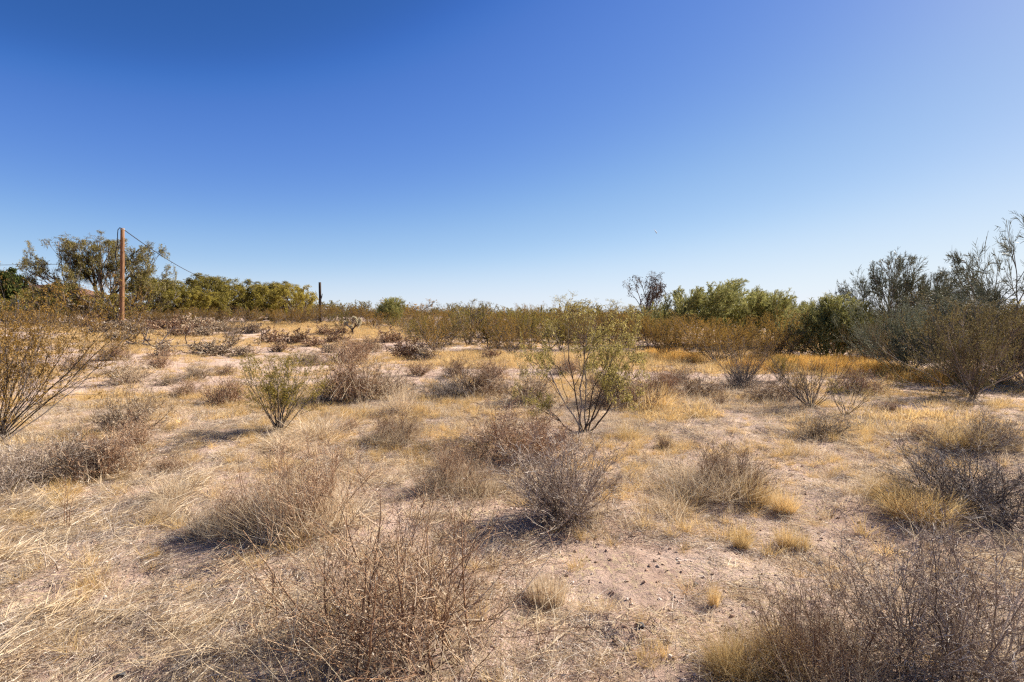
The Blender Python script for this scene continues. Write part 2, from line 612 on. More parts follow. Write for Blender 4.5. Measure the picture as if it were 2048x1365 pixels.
def _seed(label):
    global rng
    rng = np.random.default_rng(zlib.crc32(label.encode()))


def put(proto, name, px, py, wpx, top, label, cat='shrub', group=None, rz=None, front=0.3, dist=None, sink=0.01, mound=0.0, lean=None):
    """place a plant whose visible foot is at pixel (px, py), wpx wide, reaching pixel row top"""
    _seed(label)
    if dist is None:
        x, y = ground_at(px, py)
        w = wpx * y / F
        y2 = y + front * w
        x, y = x * y2 / y, y2
    else:
        y = dist
        x = x_at(px, y)
    w = wpx * y / F
    z = float(height(x, y, False))
    h = max(up_at(top, y) - z, 0.05)
    if y < 13:
        FEET.append((x, y, w))
    return place(proto, name, x, y, w, h, label, cat, group, rz, sink, lean)


def own_stream(f):
    """each builder draws from a random stream of its own, so that changing one plant leaves the others as they are"""
    def g(*a, **k):
        global rng
        keep_ = rng
        rng = np.random.default_rng(zlib.crc32((f.__name__ + repr(a) + repr(sorted(k.items()))).encode()))
        r = f(*a, **k)
        rng = keep_
        return r
    return g


# ---- plant builders -------------------------------------------------------
def cone_dirs(n, lo, hi, power=1.0):
    """directions tilted lo..hi degrees from the vertical"""
    tilt = np.radians(lo + (hi - lo) * rng.random(n) ** power)
    az = rng.random(n) * 2 * math.pi
    return np.stack([np.sin(tilt) * np.cos(az), np.sin(tilt) * np.sin(az), np.cos(tilt)], 1)


def disc(n, r):
    a = rng.random(n) * 2 * math.pi
    q = r * np.sqrt(rng.random(n))
    return np.stack([q * np.cos(a), q * np.sin(a), np.zeros(n)], 1)


@own_stream
def dry_bush(H, n0, tilt, mat, mat2='deadleaf', l1=7, l2=6, l3=3, r=0.0035, thin=1.0, up=0.05, leaf=1500, wig=0.13, base=0.07, tipr=0.0007,
             low=0.3, grass=0):
    D = cone_dirs(n0, tilt[0], tilt[1], 0.8)
    gap = rng.uniform(0, 2 * math.pi)
    az_ = (np.arctan2(D[:, 1], D[:, 0]) - gap) % (2 * math.pi)
    D[(az_ < 0.7) & (D[:, 2] < 0.8)] *= np.array([-1, -1, 1])
    D = unit(D + np.array([math.cos(gap + 2.6), math.sin(gap + 2.6), 0]) * 0.14)
    S = disc(n0, base) * np.array([1, 1, 0]) - np.array([0, 0, 0.02])
    L = H * rng.uniform(0.62, 1.05, n0) * (1.0 - 0.22 * (1 - D[:, 2]))
    P0 = walk(S, D, L, 7, wig, (0, 0, up))
    R0 = taper(n0, 7, r * rng.uniform(0.6, 1.2, n0), tipr * 1.2)
    P1, R1 = grow(P0, R0, l1, (0.18, 1.0), (18, 55), (0.28, 0.55), 5, wig * 1.2, (0, 0, up), 0.6, 0.4, tipr * 1.2, fall=0.35)
    P2, R2 = grow(P1, R1, l2, (0.15, 1.0), (20, 60), (0.3, 0.6), 4, wig * 1.4, (0, 0, up), 0.7, 0.5, tipr)
    b = MB()
    b.tubes(P0, R0, 4)
    b.tubes(P1, R1, 3)
    b.tubes(P2, R2 * thin, 2)
    P3 = P2
    if l3:
        P3, R3 = grow(P2, R2, l3, (0.1, 1.0), (25, 75), (0.25, 0.55), 3, wig * 1.5, (0, 0, 0), 0.8, 0.6, tipr * 0.9)
        b.tubes(P3, R3 * thin, 2)
    parts, mats = {'branches': b}, {'branches': M[mat]}
    if leaf:
        k = max(1, leaf // len(P3) + 1)
        C, T = along(P3, k)
        pick = rng.random(len(C)) < leaf / len(C)
        C, T = C[pick], T[pick]
        lf = MB()
        lf.leaves(C, T + rng.normal(size=C.shape) * 0.8, rng.uniform(0.006, 0.014, len(C)) * thin ** 0.5, rng.uniform(0.003, 0.007, len(C)) * thin ** 0.5)
        parts['dead_leaves'] = lf
        mats['dead_leaves'] = M[mat2]
    if grass:
        g = MB()
        gD = cone_dirs(grass, 5, 65)
        gS = disc(grass, H * 0.75)
        gP = walk(gS, gD, rng.uniform(0.15, 0.42, grass) * H / 0.5, 5, 0.12, (0, 0, -0.06))
        g.tubes(gP, taper(grass, 5, 0.0014 * thin, 0.0004), 2)
        parts['grass_blades'] = g
        mats['grass_blades'] = M['straw']
    return make_proto(parts, mats)


@own_stream
def creosote(H, n0, tilt, leafmat, nleaf, leaf=(0.008, 0.014), l1=6, l2=6, r=0.008, lean=(0, 0, 0), bark='bark', twig=0.0011, t1=(0.22, 1.0),
             l3=0, wig=0.09):
    D = cone_dirs(n0, tilt[0], tilt[1], 0.75)
    D = unit(D + np.array(lean))
    S = disc(n0, 0.05 * H) - np.array([0, 0, 0.02])
    L = H * rng.uniform(0.75, 1.15, n0) / np.maximum(D[:, 2], 0.55) * 0.92
    P0 = walk(S, D, L, 9, wig, (lean[0] * 0.04, lean[1] * 0.04, 0.05))
    R0 = taper(n0, 9, r * rng.uniform(0.6, 1.15, n0), twig * 1.5)
    P1, R1 = grow(P0, R0, l1, t1, (16, 42), (0.28, 0.5), 6, 0.1, (lean[0] * 0.04, lean[1] * 0.04, 0.07), 0.6, 0.4, twig * 1.2, fall=0.45)
    P2, R2 = grow(P1, R1, l2, (0.2, 1.0), (18, 50), (0.3, 0.6), 4, 0.13, (0, 0, 0.05), 0.7, 0.5, twig)
    b = MB()
    b.tubes(P0, R0, 5)
    b.tubes(P1, R1, 3)
    b.tubes(P2, R2, 2)
    src = P2
    if l3:
        P3, R3 = grow(P2, R2, l3, (0.2, 1.0), (20, 55), (0.3, 0.6), 3, 0.13, (0, 0, 0.04), 0.7, 0.5, twig * 0.8)
        b.tubes(P3, R3, 2)
        src = P3
    lf = MB()
    k = max(1, int(math.ceil(nleaf / len(src))))
    C, T = along(src, k, (0.25, 1.0))
    pick = rng.random(len(C)) < nleaf / len(C)
    C, T = C[pick], T[pick]
    C = C + rng.normal(size=C.shape) * 0.006
    lf.leaves(C, T * 0.6 + rng.normal(size=C.shape) * 0.7, rng.uniform(leaf[0], leaf[1], len(C)), rng.uniform(leaf[0], leaf[1], len(C)) * 0.6)
    return make_proto({'branches': b, 'foliage': lf}, {'branches': M[bark], 'foliage': M[leafmat]}, 92, True)


@own_stream
def tree(H, stems, tilt, specs, bark, leafmat, nleaf, leaf, droop=0.3, trunk_r=0.1, zig=0.0, sway=(0, 0, 0.05), crown_twigs=None, clusters=0, k0=7,
         base=0.1, first=0.45, leaf_aspect=0.4, dirs=None, lens=None, hp=93):
    """trunk and limbs in one part; the finest twigs and the leaves in the crown"""
    if dirs is not None:
        D = unit(np.array(dirs, float))
        stems = len(D)
    else:
        D = cone_dirs(stems, tilt[0], tilt[1])
    S = disc(stems, base) - np.array([0, 0, 0.05])
    Ls = H * first * (rng.uniform(0.85, 1.15, stems) if lens is None else np.array(lens))
    P = walk(S, D, Ls, k0, 0.10, (0, 0, 0.05), zig)
    R = taper(stems, k0, trunk_r * rng.uniform(0.75, 1.1, stems), trunk_r * 0.5)
    tb, cb = MB(), MB()
    tb.tubes(P, R, 6)
    for i, s in enumerate(specs):
        P, R = grow(P, R, s['n'], s.get('t', (0.35, 1.0)), s.get('ang', (20, 50)), s['ln'], s.get('K', 6), s.get('wig', 0.12), s.get('trop', sway),
                    s.get('rr', 0.62), s.get('tip', 0.35), s.get('rmin', 0.002), zig * s.get('zig', 1.0), s.get('fall', 0.3))
        last = i == len(specs) - 1
        (cb if last or s.get('crown') else tb).tubes(P, R, s.get('sides', 2 if last else (4 if i < 2 else 3)))
    if nleaf:
        k = max(1, int(math.ceil(nleaf / len(P))))
        C, T = along(P, k, (0.15, 1.0))
        pick = rng.random(len(C)) < nleaf / len(C)
        C, T = C[pick], T[pick]
        C = C + rng.normal(size=C.shape) * leaf[1] * 0.4
        n = len(C)
        ls = rng.uniform(leaf[0], leaf[1], n)
        lb = MB()
        lb.leaves(C, T * 0.5 + rng.normal(size=C.shape) * 0.6 + np.array([0, 0, -droop]), ls, ls * leaf_aspect, droop * 0.4)
        parts = {'trunk': tb, 'branches': cb, 'crown': lb}
        mats = {'trunk': M[bark], 'branches': M[bark], 'crown': M[leafmat]}
    else:
        parts = {'trunk': tb, 'crown': cb}
        mats = {'trunk': M[bark], 'crown': M[leafmat]}
    return make_proto(parts, mats, hp, True)


# ==================================================================== THE LAND
mound_px = [(800, 1290, 0.7, 0.05), (1800, 1310, 0.8, 0.06), (1135, 1020, 0.6, 0.06), (1020, 930, 0.8, 0.07), (590, 1070, 0.7, 0.05), (1450, 990, 0.7, 0.05),
            (1930, 1045, 0.9, 0.08), (1960, 905, 0.8, 0.06), (790, 885, 0.6, 0.05), (720, 805, 1.0, 0.07), (1270, 810, 1.0, 0.07), (1165, 872, 0.5, 0.04)]
_m = []
for px, py, r_, h_ in mound_px:
    gx, gy = ground_at(px, py)
    _m.append((gx, gy + 0.2, r_, h_))
MOUNDS.extend(_m)

th_f = np.radians(np.arange(-56, 56.01, 0.2))
th_b = np.radians(np.arange(60, 300.1, 4.0))
th = np.concatenate([th_f, th_b])
rr_ = [0.25]
while rr_[-1] < 45:
    rr_.append(rr_[-1] * 1.0165)
while rr_[-1] < 6000:
    rr_.append(rr_[-1] * 1.12)
rr_ = np.array(rr_)
X = rr_[:, None] * np.sin(th)[None]
Y = rr_[:, None] * np.cos(th)[None]
Z = height(X, Y)
g = MB()
nr, nt_ = X.shape
vv = np.stack([X, Y, Z], -1).reshape(-1, 3)
i = np.arange(nr - 1)[:, None] * nt_
j = np.arange(nt_)[None]
j2 = (j + 1) % nt_
quads = np.stack([i + j, i + nt_ + j, i + nt_ + j2, i + j2], -1).reshape(-1, 4)
c0 = len(vv)
vv = np.concatenate([vv, [[0, 0, float(height(0, 0.01))]]])
fan = np.stack([np.full(nt_, c0), np.arange(nt_), (np.arange(nt_) + 1) % nt_], -1)
g.add(vv, q=quads, t=fan)
ground = link(bpy.data.objects.new("ground", g.mesh("ground", M['ground'])))
ground["kind"] = "structure"
ground["label"] = "pale pinkish desert soil with straw litter across the whole lot"
ground["category"] = "ground"

# ==================================================================== PLANT PROTOTYPES
PR = {}
# foreground dry shrubs
PR['airy'] = dry_bush(0.75, 66, (1, 66), 'twig_red', l1=7, l2=4, l3=2, r=0.0046, up=0.06, leaf=2200, base=0.26, grass=520, wig=0.08, tipr=0.0010)
PR['vase'] = dry_bush(0.60, 80, (3, 78), 'twig_grey', l1=7, l2=5, l3=2, r=0.0046, up=0.07, leaf=1200, base=0.07, wig=0.09, tipr=0.0010)
PR['dome'] = dry_bush(0.62, 90, (3, 88), 'twig_grey', l1=8, l2=5, l3=2, r=0.0042, up=0.05, leaf=3600, base=0.24, tipr=0.0010)
PR['dome_red'] = dry_bush(0.60, 90, (3, 86), 'twig_red', l1=8, l2=5, l3=2, r=0.0042, up=0.05, leaf=2800, base=0.24, tipr=0.0011)
PR['dark'] = dry_bush(0.60, 110, (5, 92), 'twig_dark', l1=8, l2=5, l3=2, r=0.0040, up=0.04, leaf=900, base=0.26, wig=0.14, tipr=0.0010)
PR['grassy'] = dry_bush(0.60, 70, (3, 76), 'twig_red', l1=7, l2=5, l3=2, r=0.0042, up=0.06, leaf=1600, base=0.26, grass=1800, tipr=0.0010)
# middle distance
PR['mid1'] = dry_bush(0.55, 60, (5, 84), 'twig_tan', l1=7, l2=5, l3=2, r=0.007, thin=2.2, leaf=1500, base=0.2)
PR['mid2'] = dry_bush(0.55, 60, (5, 82), 'twig_red', l1=7, l2=5, l3=2, r=0.007, thin=2.2, leaf=1500, base=0.2, grass=200)
PR['mid3'] = dry_bush(0.50, 44, (5, 72), 'twig_red', l1=7, l2=5, l3=1, r=0.007, thin=2.2, leaf=600, base=0.10, grass=100)
PR['far1'] = dry_bush(0.55, 44, (5, 86), 'twig_red', l1=6, l2=5, l3=1, r=0.010, thin=4.6, leaf=600, base=0.25, tipr=0.0018)
PR['far2'] = dry_bush(0.55, 44, (5, 86), 'twig_tan', l1=6, l2=5, l3=1, r=0.010, thin=4.6, leaf=600, base=0.25, tipr=0.0018)
# creosote
PR['creo_big'] = creosote(2.0, 34, (6, 66), 'creo_rust', 48000, (0.016, 0.029), 9, 8, 0.014, (0.30, -0.1, 0), l3=2)
PR['creo_olive'] = creosote(1.1, 26, (5, 46), 'creo_olive', 19000, (0.012, 0.021), 8, 7, 0.008)
PR['creo_bare'] = creosote(1.2, 30, (6, 62), 'creo_brown', 5500, (0.011, 0.019), 8, 6, 0.011, twig=0.0016)
PR['creo_thin'] = creosote(0.8, 11, (8, 50), 'creo_olive', 1800, (0.009, 0.015), 5, 5, 0.006)
PR['creo_dense'] = creosote(1.8, 36, (6, 80), 'creo_brown', 34000, (0.020, 0.036), 9, 7, 0.014, twig=0.002)
PR['creo_f1'] = creosote(1.7, 26, (6, 84), 'creo_brown', 10000, (0.030, 0.055), 7, 5, 0.014, twig=0.004)
PR['creo_f2'] = creosote(1.7, 26, (6, 80), 'creo_olive', 10000, (0.030, 0.055), 7, 5, 0.014, twig=0.004)
PR['creo_f3'] = creosote(1.8, 28, (8, 84), 'creo_brown', 10000, (0.030, 0.055), 8, 5, 0.014, twig=0.004)

PR['creo_dull'] = creosote(1.8, 38, (6, 82), 'creo_dull', 34000, (0.020, 0.038), 9, 7, 0.014, twig=0.002, bark='twig_grey')

# ==================================================================== LARGE PLANTS
# young mesquite, right of the middle
pm = tree(1.9, 8, (0, 0), [dict(n=5, ln=(0.45, 0.8), ang=(14, 42), K=7, wig=0.13, fall=0.15, rr=0.62, t=(0.35, 1.0)),
                           dict(n=5, ln=(0.4, 0.75), ang=(18, 52), K=6, wig=0.16, rmin=0.0022),
                           dict(n=6, ln=(0.35, 0.75), ang=(20, 65), K=5, wig=0.2, rmin=0.0015)],
          'bark_mesq', 'mesq_leaf', 22000, (0.018, 0.040), 0.55, 0.0150, zig=0.13, sway=(0.02, 0, 0.02), base=0.08, first=0.62, leaf_aspect=0.28,
          dirs=[(-0.95, 0.1, 0.45), (-0.6, -0.25, 0.85), (-0.28, 0.2, 1), (0.03, -0.15, 1), (0.3, 0.25, 1), (0.62, -0.1, 0.75), (0.3, -0.5, 0.8), (-0.15, 0.55, 0.8), (0.75, 0.3, 0.6)],
          lens=[0.85, 1.0, 1.15, 1.2, 1.05, 1.0, 0.8, 0.9, 0.9])
put(pm, 'mesquite_sapling', 1168, 868, 225, 618, 'young mesquite with several crooked stems and sparse olive leaves, right of middle', 'tree', rz=0.0, front=0.05)

pmesq = tree(6.6, 7, (0, 0), [dict(n=5, ln=(0.55, 0.95), ang=(18, 46), K=7, wig=0.12, fall=0.2, t=(0.35, 1.0), trop=(0, 0, 0.04)),
                              dict(n=5, ln=(0.45, 0.75), ang=(20, 52), K=6, wig=0.14, trop=(0, 0, 0.03)),
                              dict(n=6, ln=(0.35, 0.6), ang=(20, 60), K=5, wig=0.16, rmin=0.009),
                              dict(n=5, ln=(0.3, 0.55), ang=(20, 60), K=4, wig=0.18, rmin=0.007)],
             'bark_mesq', 'mesq_leaf', 44000, (0.06, 0.13), 0.3, 0.12, zig=0.06, sway=(0, 0, 0.01), base=0.2, first=0.55, leaf_aspect=0.3,
             dirs=[(-0.95, 0.0, 0.30), (-0.8, -0.3, 0.6), (-0.35, 0.1, 1), (0.05, -0.1, 1), (0.5, 0.1, 0.85), (0.95, 0.0, 0.45), (0.8, -0.3, 0.2), (0.1, 0.7, 0.6), (-0.1, -0.7, 0.5)],
             lens=[1.0, 0.95, 0.85, 0.85, 0.85, 0.95, 0.85, 0.7, 0.6], hp=92)
big = put(pmesq, 'mesquite_tree', 205, 640, 265, 484, 'tall spreading mesquite with dark clumps, behind the brown wooden pole', 'tree', dist=49.0, rz=0.0)


def mistletoe(parent, pts):
    for (px, py, s) in pts:
        n = 160
        D = unit(rng.normal(size=(n, 3)))
        c = np.array([x_at(px, 48.6), 48.6, up_at(py, 48.6)])
        P0 = walk(np.repeat(c[None], n, 0), D, s * rng.uniform(0.5, 1.0, n), 4, 0.3)
        b = MB()
        b.tubes(P0, taper(n, 4, 0.014, 0.006), 3)
        P1, R1 = grow(P0, taper(n, 4, 0.014, 0.006), 7, (0.3, 1), (20, 70), (0.3, 0.5), 3, 0.3, rmin=0.008)
        b.tubes(P1, R1, 2)
        # into the tree's own space
        me = b.mesh('mistletoe', M['mistletoe'])
        o = part('mistletoe', me, parent, 'dark tangled clump of mistletoe')
        bpy.context.view_layer.update()
        o.matrix_parent_inverse = parent.matrix_world.inverted()


mistletoe(big, [(178, 551, 0.85), (162, 526, 0.75), (283, 553, 0.95), (160, 610, 0.75), (225, 535, 0.6)])

pm2 = tree(4.2, 9, (10, 80), [dict(n=4, ln=(0.6, 1.0), ang=(18, 55), K=6, wig=0.14),
                              dict(n=6, ln=(0.4, 0.7), ang=(20, 60), K=5, wig=0.16, rmin=0.007),
                              dict(n=7, ln=(0.35, 0.6), ang=(20, 60), K=4, wig=0.18, rmin=0.005)],
           'bark_mesq', 'mesq_green', 28000, (0.05, 0.11), 0.25, 0.06, zig=0.05, sway=(0, 0, 0.0), base=0.3, first=0.42, leaf_aspect=0.34)
pm3 = tree(4.0, 9, (10, 80), [dict(n=4, ln=(0.6, 1.0), ang=(18, 55), K=6, wig=0.14),
                              dict(n=6, ln=(0.4, 0.7), ang=(20, 60), K=5, wig=0.16, rmin=0.007),
                              dict(n=7, ln=(0.35, 0.6), ang=(20, 60), K=4, wig=0.18, rmin=0.005)],
           'bark_mesq', 'mesq_gold', 28000, (0.05, 0.11), 0.25, 0.06, zig=0.05, sway=(0, 0, 0.0), base=0.3, first=0.42, leaf_aspect=0.34)
G = 'mesquite trees beyond the left clearing'
put(pm2, 'mesquite_tree', 310, 650, 190, 562, 'pale olive low mesquite just right of the brown pole', 'tree', G, dist=51, rz=0.4)
put(pm2, 'mesquite_tree', 435, 648, 170, 556, 'olive mesquite where the sagging wire meets the treetops', 'tree', G, dist=56, rz=2.0)
put(pm3, 'mesquite_tree', 500, 648, 130, 574, 'yellow-green rounded mesquite in the left treeline, brightest of its row', 'tree', G, dist=55, rz=3.1)
put(pm2, 'mesquite_tree', 552, 648, 130, 570, 'darker mesquite with bare twigs on top, midway between pole and black post', 'tree', G, dist=60, rz=4.2)
put(pm3, 'mesquite_tree', 598, 648, 120, 574, 'wide yellow-green mesquite just left of the black post', 'tree', G, dist=54, rz=5.0)
put(pm3, 'mesquite_tree', 385, 648, 130, 588, 'small yellow-green mesquite between the two tall left mesquites', 'tree', G, dist=52, rz=0.9)
put(pm2, 'mesquite_tree', 90, 645, 140, 575, 'thin grey-brown mesquite in front of the house roof', 'tree', G, dist=54, rz=0.2)

pdk = tree(5.0, 3, (5, 30), [dict(n=5, ln=(0.6, 0.9), ang=(20, 60), K=6), dict(n=6, ln=(0.45, 0.7), ang=(25, 65), K=5, rmin=0.01),
                             dict(n=7, ln=(0.35, 0.6), ang=(25, 70), K=4, rmin=0.008)],
           'bark_mesq', 'dark_green', 9000, (0.14, 0.26), 0.1, 0.14, base=0.15, first=0.4, leaf_aspect=0.5)
put(pdk, 'shade_tree', 8, 630, 70, 546, 'dense dark green tree at the left edge beside the house', 'tree', dist=72)

# bare dark tree with pods
ppod = tree(4.6, 4, (6, 28), [dict(n=5, ln=(0.6, 0.95), ang=(14, 40), K=7, wig=0.1, t=(0.3, 1)), dict(n=6, ln=(0.4, 0.7), ang=(18, 48), K=6, rmin=0.008),
                              dict(n=6, ln=(0.3, 0.55), ang=(20, 60), K=5, rmin=0.006)],
            'twig_dark', 'pods', 1900, (0.08, 0.15), 0.6, 0.09, base=0.2, first=0.5, leaf_aspect=0.4)
put(ppod, 'bare_tree', 1302, 690, 105, 552, 'leafless dark tree hung with seed pods, rising above the green thicket', 'tree', dist=40)

# palo verdes: broom-like green twigs
def verde(H, stems, tilt, sway, first=0.35, mat='verde', dens=7, base=0.25, tr=0.05, fine=0.004, ln3=(0.4, 0.7), n1=5, n2=7, low=0.25):
    return tree(H, stems, tilt, [dict(n=n1, ln=(0.7, 1.1), ang=(12, 42), K=7, wig=0.10, t=(low, 1.0)),
                                 dict(n=n2, ln=(0.4, 0.75), ang=(14, 45), K=6, wig=0.1, rmin=fine * 1.5, t=(low, 1.0)),
                                 dict(n=dens, ln=(0.35, 0.65), ang=(16, 52), K=5, wig=0.1, rmin=fine * 1.2, crown=True, sides=2, t=(0.2, 1.0)),
                                 dict(n=dens, ln=ln3, ang=(14, 50), K=3, wig=0.07, rmin=fine, sides=2, t=(0.2, 1.0))],
                'bark_mesq' if mat != 'verde' else 'verde', mat, 0, (0.02, 0.04), 0.2, tr, sway=sway, base=base, first=first, hp=97)


pv1 = verde(2.9, 9, (8, 64), (0.06, 0, 0.03), base=0.5, tr=0.035, fine=0.0052, dens=8)
pv2 = verde(2.9, 8, (8, 60), (0.07, 0, 0.03), base=0.4, tr=0.04, fine=0.0052, dens=8)
pv3 = verde(2.2, 12, (6, 46), (0.03, 0, 0.06), first=0.4, base=0.15, tr=0.022, fine=0.0045)
pv4 = verde(3.8, 8, (15, 82), (0.03, 0, 0.0), first=0.34, mat='verde_dim', dens=9, tr=0.045, fine=0.0042, base=0.3)
pv5 = verde(4.6, 8, (12, 80), (-0.01, 0, 0.0), first=0.34, mat='verde_dim', dens=9, tr=0.05, fine=0.0038, n2=6, base=0.3)
G = 'palo verde thicket right of middle'
put(pv1, 'palo_verde', 1372, 694, 190, 580, 'dense green palo verde at the left end of the right thicket', 'tree', G, dist=29, rz=0.0)
put(pv2, 'palo_verde', 1442, 696, 210, 566, 'tallest wind-swept green palo verde in the thicket right of middle', 'tree', G, dist=30, rz=0.3)
put(pv1, 'palo_verde', 1512, 694, 130, 586, 'narrow palo verde leaning right, beside the tallest one of the thicket', 'tree', G, dist=28, rz=-0.3)
put(pv2, 'palo_verde', 1556, 694, 115, 598, 'low palo verde left of the distant utility pole', 'tree', G, dist=28, rz=0.1)
put(pv1, 'palo_verde', 1600, 690, 90, 604, 'thin palo verde over the distant utility pole', 'tree', G, dist=32, rz=0.5)
put(pv3, 'palo_verde', 1662, 716, 165, 596, 'upright broom-shaped palo verde with many stems from the ground', 'tree', G, dist=20, rz=0.0)
put(pv4, 'palo_verde', 1805, 700, 240, 522, 'grey-twigged spreading palo verde against the sky, right', 'tree', G, dist=21, rz=0.2)
put(pv4, 'palo_verde', 1905, 700, 190, 548, 'lower grey palo verde leaning right beside the spreading one', 'tree', G, dist=23, rz=-0.4)
put(pv5, 'palo_verde', 2040, 740, 350, 440, 'tallest palo verde, cut by the right edge of the picture', 'tree', G, dist=16, rz=0.5)
psage = creosote(1.8, 36, (5, 70), 'sage', 34000, (0.022, 0.042), 9, 7, 0.012, bark='verde_dim', twig=0.0022)
put(psage, 'sage_green_shrub', 1812, 757, 210, 618, 'rounded grey-green shrub at the clearing edge, left of the big right creosote', 'shrub', front=0.3)
put(psage, 'sage_green_shrub', 1890, 742, 190, 600, 'grey-green shrub behind the big right creosote', 'shrub', dist=15.5)
put(psage, 'sage_green_shrub', 2010, 742, 200, 606, 'dim grey-green shrub under the tallest palo verde', 'shrub', dist=14.5)
put(PR['creo_dull'], 'creosote_bush', 2010, 760, 200, 615, 'dark creosote between the big right one and the picture edge', 'shrub', dist=13.2)
put(PR['creo_dull'], 'creosote_bush', 1745, 742, 120, 650, 'dark low creosote between the broom palo verde and the grey-green shrub', 'shrub', dist=17.5)

# ==================================================================== CREOSOTE, NEAR
put(PR['creo_big'], 'creosote_bush', -15, 888, 500, 575, 'large brown-leaved creosote cut by the left edge, stems leaning right', 'shrub', rz=0.0, front=0.0)
put(PR['creo_olive'], 'creosote_bush', 558, 864, 185, 712, 'vase-shaped olive creosote standing alone on bare soil, left of middle', 'shrub', front=0.0, rz=1.3)
put(PR['creo_bare'], 'creosote_bush', 1622, 816, 195, 716, 'nearly bare fan-shaped creosote on the right in front of golden grass', 'shrub', front=0.0, rz=0.4)
put(PR['creo_thin'], 'creosote_bush', 1690, 832, 115, 746, 'small thin creosote just right of the bare fan-shaped one', 'shrub', front=0.0)
put(PR['creo_dull'], 'creosote_bush', 1945, 790, 300, 612, 'big dark brown creosote with grey stems at the right edge of the clearing', 'shrub', front=0.0)
put(PR['creo_dull'], 'creosote_bush', 2062, 778, 230, 632, 'brown creosote half cut by the right picture edge', 'shrub', front=0.0)
put(PR['creo_dense'], 'creosote_bush', 1430, 727, 170, 636, 'wide brown creosote in front of the green palo verdes', 'shrub', front=0.1)
put(PR['creo_bare'], 'creosote_bush', 1486, 772, 130, 682, 'grey bare vase shrub growing out of a dark dry clump', 'shrub', front=0.0)
put(PR['creo_bare'], 'creosote_bush', 460, 697, 82, 640, 'fan-shaped bare creosote beside the fallen cactus skeleton', 'shrub', front=0.0)
put(PR['creo_f3'], 'creosote_bush', 868, 707, 140, 632, 'spreading brown creosote with grey lower stems, left of the middle thicket', 'shrub', front=0.0)
put(PR['creo_f3'], 'creosote_bush', 1022, 709, 120, 640, 'brown creosote with pale broken stems at the edge of the middle thicket', 'shrub', front=0.0)
put(PR['creo_olive'], 'creosote_bush', 1560, 762, 70, 712, 'small olive sprig between two grey clumps on the right', 'shrub', front=0.0)

ptm = tree(2.6, 3, (8, 40), [dict(n=5, ln=(0.6, 1.0), ang=(18, 55), K=6, wig=0.16), dict(n=6, ln=(0.4, 0.7), ang=(20, 60), K=5, rmin=0.005),
                             dict(n=6, ln=(0.35, 0.6), ang=(20, 60), K=4, rmin=0.004)],
           'bark_mesq', 'mesq_gold', 1500, (0.03, 0.06), 0.3, 0.045, zig=0.08, base=0.1, first=0.45)
put(ptm, 'mesquite_tree', 935, 692, 105, 603, 'small thin mesquite with a dark trunk in the middle thicket', 'tree', front=0.0)
put(pv3, 'palo_verde', 786, 652, 70, 598, 'fan-shaped grey-green bush on the skyline right of the cholla', 'shrub', dist=46)

ORD = ['first', 'second', 'third', 'fourth', 'fifth', 'sixth', 'seventh', 'eighth', 'ninth', 'tenth', 'eleventh', 'twelfth', 'thirteenth', 'fourteenth', 'fifteenth', 'sixteenth',
       'seventeenth', 'eighteenth', 'nineteenth', 'twentieth', 'twenty-first', 'twenty-second', 'twenty-third', 'twenty-fourth', 'twenty-fifth', 'twenty-sixth']


